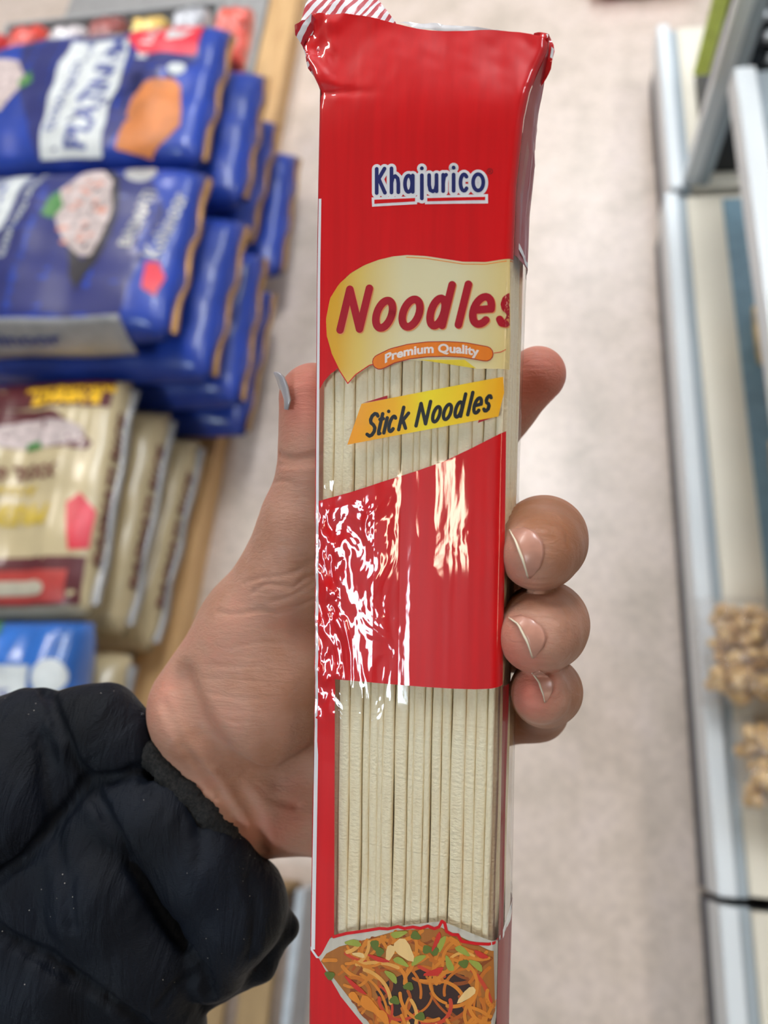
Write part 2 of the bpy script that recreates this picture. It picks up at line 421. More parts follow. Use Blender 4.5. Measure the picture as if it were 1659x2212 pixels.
m2 = mesh_pd('red_print', V_, F_); bmf = bmesh.new(); bmf.from_mesh(m2); bmesh.ops.recalc_face_normals(bmf, faces=bmf.faces[:])
bmf.to_mesh(m2); bmf.free(); link('red_print', m2, m_red, pk)
# edge stripes
art('edge_stripe', [[(Ledge(y) + 3.5, y), (Ledge(y) + 9.5 + (2.5 if y > 1600 else 0), y), (Ledge(y2) + 9.5 + (2.5 if y2 > 1600 else 0), y2), (Ledge(y2) + 3.5, y2)] for y, y2 in zip(range(430, 2040, 30), range(460, 2070, 30))], m_white, pk, 0.16, (3, 30), label='thin white stripe down the left edge')
art('edge_stripe', [[(Ledge(y), y), (Ledge(y) + 4, y), (Ledge(y2) + 4, y2), (Ledge(y2), y2)] for y, y2 in zip(range(840, 1090, 30), range(870, 1120, 30))], m_red, pk, 0.15, (2, 30), label='thin red stripe down the left edge')
art('edge_stripe', [[(668, 2046), (672, 2044), (690, 2068), (684, 2068)]], m_white, pk, 0.17, (4, 20))
# yellow panel, its outline
art('yellow_panel', [PANEL + PBOT[1:]], m_panel, pk, 0.07, (9, 30), xmax=1101, label='translucent pale yellow name panel')
art('panel_outline', stroke(PANEL[13:] + PBOT[1:4], 2.0), m_red, pk, 0.12, (12, 40))
art('panel_outline', stroke([(1068, 763), (1082, 761), (1092, 755)], 1.6), m_red, pk, 0.12, (12, 40))
art('panel_outline', stroke([(x, y + 5) for x, y in PANEL[:6]], 1.6), m_orange, pk, 0.12, (12, 40))
art('yellow_panel', [[(905, 778), (1005, 778), (1030, 797), (985, 789), (930, 781)]], film_print('bright_yellow_print', (0.86, 0.62, 0.03), trans=.12), pk, 0.12)
NB = lambda x: 724 - 0.042 * (x - 735)
art('title_lettering', word([('N', 730, 789), ('o', 802, 852), ('o', 859, 911), ('d', 919, 967), ('l', 986, 1001), ('e', 1010, 1064), ('s', 1071, 1112)], 16.5, 69, NB, 0.21), film_print('title_shadow_print', (0.80, 0.30, 0.10)), pk, 0.15, (12, 40), xmax=1099, label='orange-edged shadow of the word Noodles')
art('title_lettering', word([('N', 728, 787), ('o', 800, 850), ('o', 857, 909), ('d', 917, 965), ('l', 984, 999), ('e', 1008, 1062), ('s', 1069, 1110)], 16.5, 69, lambda x: NB(x) - 2, 0.21), m_crimson, pk, 0.19, (12, 40), xmax=1100, label='crimson word Noodles')
pill = [(823, 783), (850, 770), (885, 761), (925, 756), (965, 755), (1005, 757), (1050, 765)]
art('quality_badge', stroke(pill, 33.5), m_crimson, pk, 0.21, (12, 40), label='dark red outline of the badge')
art('quality_badge', stroke(pill, 30), m_orange, pk, 0.24, (12, 40), label='orange pill-shaped badge')
def text_polys(s, size=1.0, off=0.0, shear=0.0, spacing=1.0):
    cu = bpy.data.curves.new('t', 'FONT'); cu.body = s; cu.size = size; cu.offset = off; cu.shear = shear; cu.space_character = spacing; cu.resolution_u = 3
    ob = bpy.data.objects.new('t', cu); COL.objects.link(ob); dg = bpy.context.evaluated_depsgraph_get(); me = bpy.data.meshes.new_from_object(ob.evaluated_get(dg))
    co = [v.co.copy() for v in me.vertices]; P = [[(co[i].x, co[i].y) for i in p.vertices] for p in me.polygons]
    bpy.data.objects.remove(ob); bpy.data.curves.remove(cu); bpy.data.meshes.remove(me)
    w = max(x for p in P for x, y in p); return P, w
def text_art(name, s, x0, x1, base, h, mat, parent, off, fn=front, bold=0.0, shear=0.0, label=None, step=(12, 40), mapf=None):
    P, w = text_polys(s, 1.0, bold, shear)
    q = [[(lambda X, Yv: mapf(X / w, Yv / 0.72) if mapf else (X, base(X) - Yv / 0.72 * h))(x0 + (x1 - x0) * x / w if not mapf else x, y) for x, y in p] for p in P]
    return art(name, q, mat, parent, off, step, fn, label=label)
pb = lambda x: float(np.interp(x, [p[0] for p in pill], [p[1] for p in pill])) + 7.5
text_art('badge_lettering', 'Premium Quality', 833, 1036, pb, 18.5, film_print('pale_lettering_print', (0.85, 0.72, 0.66)), pk, 0.27, bold=0.035)
# banner
art('banner', [[(783, 873), (1087, 814), (1089, 848), (1077, 900), (752, 961), (771, 907)]], m_banner, pk, 0.15, (10, 40), label='yellow and orange slanted banner')
art('banner_corner', [[(784, 872), (839, 855), (839, 862)]], m_crimson, pk, 0.14, label='small crimson corner at the upper left of the banner')
art('banner_corner', [[(1033, 914), (1036, 904), (1077, 898)]], m_crimson, pk, 0.14, label='small crimson corner at the lower right of the banner')
SB = lambda x: 948 - 0.218 * (x - 792)
art('banner_lettering', word([('S', 790, 814), ('t', 812, 827), ('i', 827, 836), ('c', 836, 855), ('k', 859, 882), ('N', 897, 925), ('o', 930, 952), ('o', 953, 976), ('d', 978, 1000), ('l', 1007, 1016), ('e', 1018, 1040), ('s', 1041, 1060)], 7.6, 37, SB, 0.2), m_black, pk, 0.19, (12, 40), label='black words Stick Noodles')
# brand logo
LB = lambda x: 424 - 0.028 * (x - 812)
lg = [('K', 812, 838), ('h', 844, 867), ('a', 873, 898), ('j', 909, 918), ('u', 925, 949), ('r', 955, 971), ('i', 977, 986), ('c', 992, 1014), ('o', 1019, 1049)]
art('brand_logo', word(lg, 8.2, 40, LB, 0) and [p for g in [word(lg, 8.2, 40, LB, 0)] for p in g], m_navy, pk, 0.19, label='navy brand name Khajurico')
def fat(chars, w, extra):
    out = []
    for g, x0, x1 in chars:
        for pl in GL[g]:
            pts = [(x0 + w / 2 + (x1 - x0 - w) * u, LB(x0) - w / 2 - v * (40 - w * 0.6)) for u, v in pl]; out += stroke(pts, w + extra)
    return out
art('brand_logo', fat(lg, 8.2, 13) + [[(805, 429), (903, 427), (903, 444), (806, 449)], [(920, 426), (1055, 421), (1055, 441), (920, 444)], [(900, 430), (924, 430), (924, 440), (900, 440)]], m_white, pk, 0.14, label='white outline and underline of the brand name')
art('brand_logo', [[(811, 434), (899, 431), (899, 438), (811, 443)], [(925, 431), (1049, 427), (1049, 434), (925, 438)]], m_red, pk, 0.19, label='red underline of the brand name')
art('trademark_sign', stroke(arc(1059, 372, 6, 6, 0, 360, 16), 0.9) + [[(x, y) for x, y in q] for q in stroke([(1057, 376), (1057, 368), (1061, 369), (1061, 372), (1057, 372), (1062, 376)], 0.8)], m_black, pk, 0.2, label='tiny registered trademark circle')
# bowl of noodles printed at the bottom
RIM = [(722, 2021), (750, 2013), (800, 2005), (822, 2001), (840, 2002), (862, 1997), (876, 2001), (894, 1998), (910, 2001), (926, 1996), (940, 2002), (950, 1998), (956, 1986), (962, 1990), (966, 2008), (978, 2015), (990, 2016), (998, 2030), (1030, 2036), (1080, 2040)]
bowl = RIM + [(1074, 2200), (1060, 2240), (1030, 2290), (980, 2330), (930, 2350), (850, 2290), (790, 2212), (738, 2150), (700, 2087), (687, 2064), (690, 2048), (700, 2034)]
art('bowl_picture', [bowl], m_bowl, pk, 0.06, (9, 30), label='pale bowl shape')
art('bowl_outline', stroke(RIM, 6.5), m_red, pk, 0.17, (12, 40))
inner = [(694, 2075), (706, 2058), (735, 2042), (780, 2030), (820, 2018), (860, 2006), (900, 2003), (935, 2004), (955, 2000), (968, 2018), (992, 2030), (1030, 2048), (1066, 2056), (1068, 2190), (1045, 2240), (1000, 2290), (940, 2325), (860, 2280), (800, 2205), (745, 2135)]
def inside(x, y, P):
    c = False; n = len(P); j = n - 1
    for i in range(n):
        if (P[i][1] > y) != (P[j][1] > y) and x < (P[j][0] - P[i][0]) * (y - P[i][1]) / (P[j][1] - P[i][1]) + P[i][0]: c = not c
        j = i
    return c
art('food_picture', [inner], film_print('food_base_print', (0.42, 0.14, 0.02)), pk, 0.10, (9, 30), label='printed plate of orange noodles with vegetables')
art('food_picture', [[(x + 10 * math.sin(k * 2.1), y) for k, (x, y) in enumerate(arc(925, 2150, 105, 62, 0, 360, 16)[:-1])]], film_print('food_dark_print', (0.045, 0.018, 0.012)), pk, 0.115, (12, 40), label='dark middle of the printed plate')
pal = [film_print('food_strand_print', c) for c in [(0.72, 0.23, 0.02), (0.60, 0.16, 0.012), (0.48, 0.10, 0.01), (0.80, 0.38, 0.08), (0.30, 0.07, 0.01), (0.62, 0.06, 0.02)]]
rnd = random.Random(4); lay = 0.13
for mi in (4, 2, 1, 0, 5, 1, 0, 3, 0):
    polys = []
    for k in range({5: 9, 3: 14}.get(mi, 26)):
        for tr in range(40):
            x, y = rnd.uniform(690, 1068), rnd.uniform(2005, 2290)
            if inside(x, y, inner): break
        if abs(x - 915) < 85 and abs(y - 2150) < 45 and rnd.random() < .6: continue
        a = rnd.choice([0.5, 2.6, 3.6, 5.9]) + rnd.gauss(0, .35) if y < 2120 else rnd.gauss(1.5, .6); kk = rnd.choice([-1, 1]) * rnd.uniform(0.004, 0.028); p = []
        for q_ in range(rnd.randint(9, 20)):
            if not inside(x, y, inner): break
            p.append((x, y)); x += 6.5 * math.cos(a); y += 6.5 * math.sin(a); a += kk * 6.5
        if len(p) > 3: polys += stroke(p, rnd.uniform(5.0, 8.5))
    art('food_picture', polys, pal[mi], pk, lay, (1e4, 1e4), label='printed orange noodle strands'); lay += 0.012
def blob(cx, cy, w, h, a):
    q = []
    for t in np.linspace(0, 2 * math.pi, 13)[:-1]:
        r = 1 + 0.18 * math.sin(3 * t + cx); x, y = w * r * math.cos(t), h * r * math.sin(t); q.append((cx + x * math.cos(a) - y * math.sin(a), cy + x * math.sin(a) + y * math.cos(a)))
    return q
g1 = film_print('spring_onion_print', (0.33, 0.36, 0.05)); g2 = film_print('dark_green_print', (0.12, 0.16, 0.02)); e1 = film_print('egg_print', (0.85, 0.55, 0.22)); r1 = film_print('red_pepper_print', (0.62, 0.03, 0.015))
art('food_picture', [blob(x, y, 18, 7, a) for x, y, a in [(868, 2072, .5), (905, 2068, -.6), (848, 2104, .8), (955, 2034, -1.2), (972, 2078, 1.2), (1000, 2050, .6), (863, 2013, -.2), (1030, 2082, .7), (766, 2033, .1)]], g1, pk, lay + .01, label='printed green spring onion pieces')
art('food_picture', [blob(x, y, 11, 9, a) for x, y, a in [(900, 2016, .5), (822, 2050, 1), (812, 2036, 1.4), (925, 2046, 0), (885, 2125, 0), (714, 2104, .3), (1003, 2078, 0), (940, 2050, 0), (855, 2155, .4), (910, 2190, 0)]], g2, pk, lay + .012, label='printed dark green vegetable pieces')
art('food_picture', [blob(875, 2046, 28, 16, .9), blob(845, 2052, 9, 18, .3), blob(1010, 2145, 24, 9, -.7), blob(778, 2058, 14, 5, .2)], e1, pk, lay + .016, label='printed pale egg pieces')
art('food_picture', [blob(945, 2028, 5, 22, .4), blob(820, 2066, 24, 5, .3), blob(940, 2095, 22, 7, -.3), blob(770, 2125, 30, 5, .7), blob(1040, 2060, 16, 6, .5)], r1, pk, lay + .02, label='printed red pepper pieces')
art('food_picture', [blob(800, 2165, 26, 12, .7), blob(768, 2150, 16, 8, .8), blob(830, 2190, 20, 9, .9)], film_print('carrot_print', (0.80, 0.25, 0.02)), pk, lay + .015, label='printed orange prawn pieces')
# side print: arcs and lower red
def sidefn(t, py, off): return side(t, py, off)
art('side_arc', [[(0.02, 520), (0.5, 542), (1, 532), (1, 518), (0.5, 530), (0.02, 506)]], m_white, pk, 0.14, (0.15, 60), sidefn)
art('side_arc', [[(0.05, 2040), (0.5, 2012), (1, 2022), (1, 2038), (0.5, 2026), (0.05, 2056)]], m_white, pk, 0.14, (0.15, 60), sidefn)
V_, F_ = loft([((0.0, y), (1.0, y)) for y in np.linspace(2048, YB, 30)], 8, side, 0.08)
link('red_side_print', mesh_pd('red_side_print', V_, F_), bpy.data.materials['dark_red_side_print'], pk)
V_, F_ = loft([((0.0, y), (0.16, y)) for y in np.linspace(1490, 2048, 40)], 3, side, 0.08)
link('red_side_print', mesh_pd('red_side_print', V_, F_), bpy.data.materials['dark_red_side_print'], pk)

# folded-over end seal with slanted stripes, standing up behind the top left corner
def seal():
    t = NT('striped_seal_print'); tc = t.add('ShaderNodeTexCoord'); sep = t.add('ShaderNodeSeparateXYZ'); t.c(tc.outputs['Object'], sep.inputs[0])
    s = t.math('ADD', t.math('MULTIPLY', sep.outputs[0], 1.0), t.math('MULTIPLY', sep.outputs[1], -0.62))
    w = t.math('FRACT', t.math('MULTIPLY', s, 345.0)); g = t.math('GREATER_THAN', w, 0.52)
    t.c(t.ramp(g, [(0, (0.80, 0.76, 0.77)), (1, (0.50, 0.006, 0.02))]), t.bsdf.inputs['Base Color'])
    t.set(t.bsdf, Roughness=0.5); t.bsdf.inputs['Coat Weight'].default_value = .35; t.bsdf.inputs['Coat Roughness'].default_value = 0.12
    t.c(t.bump(t.noise(t.coords(), 180, 4), 0.5, 0.0006), t.bsdf.inputs['Normal']); return t.m
ms = seal()
def seal_fn(px, py, off):
    x, y = px2l(px, py, -7.5); return (x / 1000, y / 1000, (-7.5 + 0.6 * nzc(x, y, 0.5, 31) - 0.05 * max(0, 60 - py) + off) / 1000)
art('end_seal', [[(642, 62), (653, -30), (668, -95), (760, -90), (800, -25), (853, 44), (830, 60), (700, 75), (660, 95)]], ms, pk, 0, (7, 7), seal_fn, label='red and white striped end seal folded behind the top')
def ear_l(px, py, off):
    x, y = px2l(px, py, -4.5); return (x / 1000, y / 1000, (-4.5 + 1.6 * nzc(x, y, 0.42, 33) + off) / 1000)
art('end_seal', [[(643, 62), (641, 80), (652, 98), (664, 146), (688, 178), (702, 150), (700, 60), (676, 36), (656, 48)]], ms, pk, 0, (5, 5), ear_l, label='crumpled striped corner of the seal at the left')
def ear_r(px, py, off):
    x, y = px2l(px + 4, py, -8.0); return (x / 1000, y / 1000, (-8.0 + 1.2 * nzc(x, y, 0.45, 34) + off) / 1000)
art('end_seal', [[(1150, 76), (1176, 78), (1181, 74), (1182, 88), (1192, 97), (1194, 112), (1186, 148), (1170, 178), (1150, 208), (1140, 150)]], m_red, pk, 0, (5, 5), ear_r, label='crumpled red corner of the seal at the right')
art('end_seal', [[(1188, 104), (1193, 108), (1190, 130), (1185, 128)], [(1176, 80), (1181, 75), (1180, 84)]], m_white, pk, 0.2, (5, 5), ear_r, label='white tip of the right seal corner')
art('end_seal', [[(860, 43), (940, 47), (1010, 58), (1080, 68), (1160, 77), (1176, 82), (1150, 88), (1080, 78), (1000, 68), (900, 60)]], m_white, pk, 0.12, (8, 8), seal_fn, label='white folded edge along the top')

# ------------------------------------------------------------------ sticks inside
def stick_mat():
    t = NT('dried_noodle'); v = t.coords((1, .12, 1)); f = t.noise(v, 260, 5, 0.65); f2 = t.noise(t.coords(), 1200, 3)
    t.c(t.ramp(f, [(0.3, (0.84, 0.66, 0.40)), (0.6, (0.98, 0.86, 0.62))]), t.bsdf.inputs['Base Color']); t.set(t.bsdf, Roughness=0.6)
    t.bsdf.inputs['Subsurface Weight'].default_value = 0.0
    t.c(t.bump(f2, 0.6, 0.0005), t.bsdf.inputs['Normal']); return t.m
mst = stick_mat()
yt = px2l(870, 240)[1] / 1000; yb_ = px2l(870, 2480)[1] / 1000
def stick_mesh(seed):
    r = random.Random(seed); n = 12; seg = 60; vs, fs = [], []; ph = [r.uniform(0, 6) for _ in range(4)]
    for j in range(seg + 1):
        y = yt + (yb_ - yt) * j / seg; t = j / seg
        ox = 0.00012 * math.sin(5 * t + ph[0]) + 0.00004 * math.sin(31 * t + ph[1])
        for i in range(n):
            a = 2 * math.pi * i / n; c, s = math.cos(a), math.sin(a); e = 0.55
            jit = 1 + 0.05 * math.sin(40 * t + ph[2] + i)
            vs.append((ox + 0.5 * math.copysign(abs(c) ** e, c) * 0.002 * jit, y, 0.5 * math.copysign(abs(s) ** e, s) * 0.002 * jit))
    for j in range(seg):
        for i in range(n): fs.append((j * n + i, j * n + (i + 1) % n, (j + 1) * n + (i + 1) % n, (j + 1) * n + i))
    fs.append(tuple(range(n))); fs.append(tuple(seg * n + i for i in range(n))[::-1])
    me = mesh_pd('noodle_stick', vs, fs); me.materials.append(mst); return me
SM = [stick_mesh(k) for k in range(6)]
rs = random.Random(12); xl = -22.0; proto = None
def put_stick(x, z, w, d, tilt):
    global proto
    if proto is None: o = bpy.data.objects.new('noodle_stick', SM[0]); proto = o
    else: o = proto.copy(); o.data = SM[rs.randrange(6)]
    COL.objects.link(o)
    o.matrix_world = Mp @ Matrix.Translation((x / 1000, 0, z / 1000)) @ Matrix.Rotation(tilt, 4, 'Z') @ Matrix.Diagonal((w / 2.0, 1, d / 2.0, 1))
    tag(o, 'pale dried noodle stick in the bundle inside the clear film', 'noodle stick', 'dried noodle sticks inside the packet')
SL, SR = edges(1500); SL += 0.9; SR -= 1.2
x = SL
while x < SR - 1.2:
    w = rs.choice([1.5, 1.9, 2.3, 2.7, 3.2]); w = min(w, SR - x); put_stick(x + w / 2, -2.1 + rs.uniform(-.6, .3), w, 2.2, rs.uniform(-.0018, .0018)); x += w * 0.985 + rs.uniform(0, .10)
x = SL + .4
while x < SR - 3: put_stick(x + 1.6, -4.6 + rs.uniform(-.3, .3), 3.2, 2.4, 0); x += 3.25
z = -4.4
while z > -23.5: w = rs.uniform(2.0, 3.0); put_stick(SR - 1.0 + rs.uniform(-.3, .3), z, 2.4, w, 0); z -= w * 1.02
z = -6.5
while z > -23.5: put_stick(SL + 1.3 + rs.uniform(-.2, .2), z, 2.4, 2.9, 0); z -= 3.0
x = SL + 2
while x < SR - 3: put_stick(x + 1.6, -22.6, 3.2, 2.4, 0); x += 3.4

# ------------------------------------------------------------------ organic surfaces
class Field:
    """smooth union of rounded cones and ellipsoids, millimetres on the camera's axes"""
    def __init__(s): s.groups = []; s.cuts = []; s.extra = None
    def cones(s, pts, k=3.0, gk=1.0, closed=False):
        s.groups.append(('c', [(C(a, b, d), r) for a, b, d, r in pts], k, gk))
    def ell(s, p, rad, rot=0.0, gk=4.0, tilt=0.0):
        s.groups.append(('e', C(*p), np.array(rad, float), rot, gk))
    def __call__(s, P):
        D = None
        for g in s.groups:
            if g[0] == 'c':
                d = None; pts = g[1]
                for (a, ra), (b, rb) in zip(pts[:-1], pts[1:]):
                    ba = b - a; pa = P - a; h = np.clip((pa @ ba) / (ba @ ba), 0, 1)
                    q = np.sqrt(((pa - h[:, None] * ba) ** 2).sum(1)) - (ra + (rb - ra) * h)
                    d = q if d is None else smin(d, q, g[2])
                gk = g[3]
            else:
                _, c, R, rot, gk = g; q = P - c; cr, sr = math.cos(rot), math.sin(rot)
                x = cr * q[:, 0] + sr * q[:, 1]; y = -sr * q[:, 0] + cr * q[:, 1]; z = q[:, 2]
                k0 = np.sqrt((x / R[0]) ** 2 + (y / R[1]) ** 2 + (z / R[2]) ** 2) + 1e-9
                k1 = np.sqrt((x / R[0] ** 2) ** 2 + (y / R[1] ** 2) ** 2 + (z / R[2] ** 2) ** 2) + 1e-9
                d = k0 * (k0 - 1) / k1
            D = d if D is None else smin(D, d, gk)
        if s.cuts:
            near = np.nonzero(np.abs(D) < 5.0)[0]; Pn = P[near]
            for pts, r, k in s.cuts:
                if not len(near): break
                A_ = np.array(pts); lo, hi = A_.min(0) - r - k - 2, A_.max(0) + r + k + 2; m = np.all((Pn > lo) & (Pn < hi), 1); ii = near[m]
                if not len(ii): continue
                Q = P[ii]; cut = None
                for a, b in zip(pts[:-1], pts[1:]):
                    ba = b - a; pa = Q - a; h = np.clip((pa @ ba) / (ba @ ba + 1e-9), 0, 1)
                    q = np.sqrt(((pa - h[:, None] * ba) ** 2).sum(1)) - r; cut = q if cut is None else np.minimum(cut, q)
                D[ii] = -smin(-D[ii], cut, k)
        if s.extra is not None: D = D + s.extra(P)
        return D
    def march(s, px, py, lo=120.0):
        px = np.atleast_1d(px).astype(float); py = np.atleast_1d(py).astype(float); d = np.stack([(px - CX) / F, (CY - py) / F, -np.ones_like(px)], 1)
        t = np.full(len(px), lo)
        for _ in range(60): t = t + 0.8 * s(d * t[:, None])
        return d * t[:, None]
    def groove(s, px, r=0.7, k=1.2, sub=6, lift=0.2):
        if lift < 0: rr_ = random.Random(len(px) * 7 + int(px[0][0])); px = [p_ for a_, b_ in zip(px[:-1], px[1:]) for p_ in [(a_[0] + (b_[0] - a_[0]) * q / 4 + (rr_.uniform(-3, 3) if q else 0), a_[1] + (b_[1] - a_[1]) * q / 4 + (rr_.uniform(-3, 3) if q else 0)) for q in range(4)]] + [px[-1]]; sub = 2
        xs = np.interp(np.linspace(0, len(px) - 1, sub * (len(px) - 1) + 1), range(len(px)), [p[0] for p in px]); ys = np.interp(np.linspace(0, len(px) - 1, sub * (len(px) - 1) + 1), range(len(px)), [p[1] for p in px])
        P = s.march(xs, ys); P = P * (1 - lift / np.linalg.norm(P, axis=1))[:, None]; return ([p for p in P], r, k)
def smin(a, b, k):
    h = np.clip(0.5 + 0.5 * (b - a) / k, 0, 1); return b + (a - b) * h - k * h * (1 - h)
def surface_net(f, lo, hi, vox):
    ax = [np.arange(lo[i], hi[i] + vox, vox) for i in range(3)]; n = [len(a) for a in ax]
    G = np.empty(n, np.float32)
    yy, zz = np.meshgrid(ax[1], ax[2], indexing='ij')
    for i, xv in enumerate(ax[0]):
        G[i] = f(np.stack([np.full(yy.size, xv), yy.ravel(), zz.ravel()], 1)).reshape(yy.shape)
    sg = G < 0; c = np.zeros([k - 1 for k in n], np.int8)
    for dx in (0, 1):
        for dy in (0, 1):
            for dz in (0, 1): c += sg[dx:n[0] - 1 + dx, dy:n[1] - 1 + dy, dz:n[2] - 1 + dz]
    act = (c > 0) & (c < 8); idx = -np.ones(c.shape, int); ids = np.argwhere(act); idx[act] = np.arange(len(ids))
    pos = np.zeros((len(ids), 3)); cnt = np.zeros(len(ids))
    for a in range(3):
        for o1 in (0, 1):
            for o2 in (0, 1):
                s0 = np.zeros(3, int); b, cc = [q for q in range(3) if q != a]; s0[b] = o1; s0[cc] = o2; s1 = s0.copy(); s1[a] = 1
                p = ids + s0; q = ids + s1; g0 = G[p[:, 0], p[:, 1], p[:, 2]]; g1 = G[q[:, 0], q[:, 1], q[:, 2]]; m = (g0 < 0) != (g1 < 0)
                t = np.where(m, g0 / np.where(m, g0 - g1, 1), 0); pt = s0 + t[:, None] * (s1 - s0); pos[m] += pt[m]; cnt[m] += 1
    V = np.array(lo) + (ids + pos / cnt[:, None]) * vox; Q = []
    for a in range(3):
        b, cc = (a + 1) % 3, (a + 2) % 3; sl0 = [slice(None)] * 3; sl1 = [slice(None)] * 3; sl0[a] = slice(0, n[a] - 1); sl1[a] = slice(1, n[a])
        s0 = sg[tuple(sl0)]; s1 = sg[tuple(sl1)]; e = np.argwhere(s0 != s1); e = e[(e[:, b] > 0) & (e[:, cc] > 0) & (e[:, b] < n[b] - 1) & (e[:, cc] < n[cc] - 1)]
        db = np.zeros(3, int); db[b] = 1; dc = np.zeros(3, int); dc[cc] = 1
        qd = np.stack([idx[tuple((e - db - dc).T)], idx[tuple((e - dc).T)], idx[tuple(e.T)], idx[tuple((e - db).T)]], 1)
        inn = s0[tuple(e.T)]; qd[~inn] = qd[~inn][:, ::-1]; Q.append(qd)
    return V, np.concatenate(Q)
def newton(f, V, it=3):
    for _ in range(it):
        d = f(V); e = 0.15; g = np.stack([(f(V + np.eye(3)[i] * e) - f(V - np.eye(3)[i] * e)) / (2 * e) for i in range(3)], 1)
        V = V - np.clip(d, -0.6, 0.6)[:, None] * g / np.maximum((g ** 2).sum(1), 0.25)[:, None]
    return V
def organic(name, f, lo, hi, vox, mat, parent, sub=True, colour=None):
    V, Q = surface_net(f, lo, hi, vox); V = newton(f, V)
    me = mesh_pd(name, V, Q)
    if sub:
        bm = bmesh.new(); bm.from_mesh(me); bmesh.ops.subdivide_edges(bm, edges=bm.edges[:], cuts=1, use_grid_fill=True); bm.to_mesh(me); bm.free()
        V = np.empty(len(me.vertices) * 3); me.vertices.foreach_get('co', V); V = newton(f, V.reshape(-1, 3), 3)
    if colour is not None:
        at = me.attributes.new('flush', 'FLOAT', 'POINT'); at.data.foreach_set('value', colour(V).astype(np.float32))
    Wd = (EYE + (V / 1000.0) @ RW.T) - np.array(parent.location); me.vertices.foreach_set('co', Wd.ravel()); me.update()
    me.polygons.foreach_set('use_smooth', [True] * len(me.polygons))
    return link(name, me, mat, parent)

# ------------------------------------------------------------------ the person: left hand and sleeve
person = empty('person', tuple(to_world(C(440, 1720, 212))))
tag(person, 'person in black quilted jacket holding the noodle packet in the left hand', 'person')
def skin_mat():
    t = NT('skin'); at = t.add('ShaderNodeAttribute'); at.attribute_name = 'flush'
    n = t.noise(t.coords(), 55, 5, 0.6); fac = t.math('ADD', at.outputs['Fac'], t.math('MULTIPLY', t.math('SUBTRACT', n, 0.5), 0.9), True)
    t.c(t.ramp(fac, [(0.0, (0.35, 0.135, 0.058)), (0.35, (0.52, 0.265, 0.18)), (1.0, (0.66, 0.19, 0.13))]), t.bsdf.inputs['Base Color'])
    t.set(t.bsdf, Roughness=0.46); t.bsdf.inputs['Subsurface Weight'].default_value = 0.22
    t.bsdf.inputs['Subsurface Radius'].default_value = (1.0, 0.32, 0.16); t.bsdf.inputs['Subsurface Scale'].default_value = 0.0035
    t.bsdf.inputs['Specular IOR Level'].default_value = 0.42
    mp = t.coords(); m2 = t.n[-1] if False else None
    v = t.add('ShaderNodeMapping'); v.inputs['Rotation'].default_value = (0, 0, 0.35); v.inputs['Scale'].default_value = (0.35, 1.5, 1.2); tc = t.add('ShaderNodeTexCoord'); t.c(tc.outputs['Object'], v.inputs[0])
    f1 = t.noise(v.outputs[0], 420, 6, 0.7, 0.6); vo = t.add('ShaderNodeTexVoronoi', feature='DISTANCE_TO_EDGE'); vo.inputs['Scale'].default_value = 900; t.c(v.outputs[0], vo.inputs['Vector'])
    b1 = t.bump(f1, 0.8, 0.0006); b2 = t.bump(vo.outputs['Distance'], 0.4, 0.00018, b1); t.c(b2, t.bsdf.inputs['Normal'])
    return t.m
m_skin = skin_mat()
hand = Field()
hand.cones([(-40, 2060, 226, 23), (250, 1850, 223, 23), (440, 1715, 219, 22), (640, 1560, 214, 17)], 6, 6)     # forearm, wrist
hand.cones([(452, 1530, 207, 17.5), (560, 1360, 203, 16.0), (636, 1240, 198, 13.8), (662, 1130, 194, 11.9)], 6, 9)                # thumb metacarpal
hand.ell((590, 1480, 203), (28, 19, 19), math.radians(52), 5)                                                   # ball of the thumb
hand.cones([(660, 1140, 193, 11.6), (687, 1010, 190, 9.6), (690, 935, 189, 9.4), (678, 860, 188, 9.2)], 5, 5)   # thumb
hand.cones([(600, 1722, 219, 17), (740, 1730, 221, 15), (900, 1690, 218, 14), (1010, 1560, 218, 11)], 6, 7)     # heel of the hand
hand.cones([(600, 1500, 216, 15), (800, 1360, 218, 13), (960, 1240, 218, 11)], 6, 7)
hand.cones([(700, 1600, 218, 14), (860, 1500, 219, 13), (1000, 1400, 218, 11)], 6, 7)
hand.cones([(700, 1300, 214, 11), (860, 1180, 216, 11), (960, 1120, 215, 11)], 6, 7)
hand.cones([(960, 1120, 214, 10.5), (1030, 960, 210, 9.6), (1085, 880, 206, 9.0), (1160, 810, 200, 8.0)], 3.5, 3)        # index
hand.cones([(970, 1240, 217, 10.5), (1130, 1190, 211, 10.3), (1174, 1163, 188, 10.4), (1172, 1170, 176, 9.9), (1165, 1186, 166, 8.7), (1159, 1197, 161, 7.7)], 4.5, 0.9)   # middle
hand.cones([(990, 1400, 217, 10), (1130, 1370, 210, 9.8), (1177, 1347, 184, 10.2), (1174, 1354, 174, 9.6), (1163, 1367, 165, 8.4), (1156, 1375, 161, 7.6)], 4.5, 0.9)      # ring
hand.cones([(1010, 1560, 216, 9.5), (1160, 1535, 207, 7.8), (1182, 1492, 186, 8.0), (1177, 1495, 175, 7.5), (1168, 1499, 167, 6.9)], 4.5, 0.8)   # little finger
base = Field(); base.groups = hand.groups
G_ = base.groove
def jit(P, a, seed):
    r = random.Random(seed); return [(x + r.uniform(-a, a), y + r.uniform(-a, a)) for x, y in P]
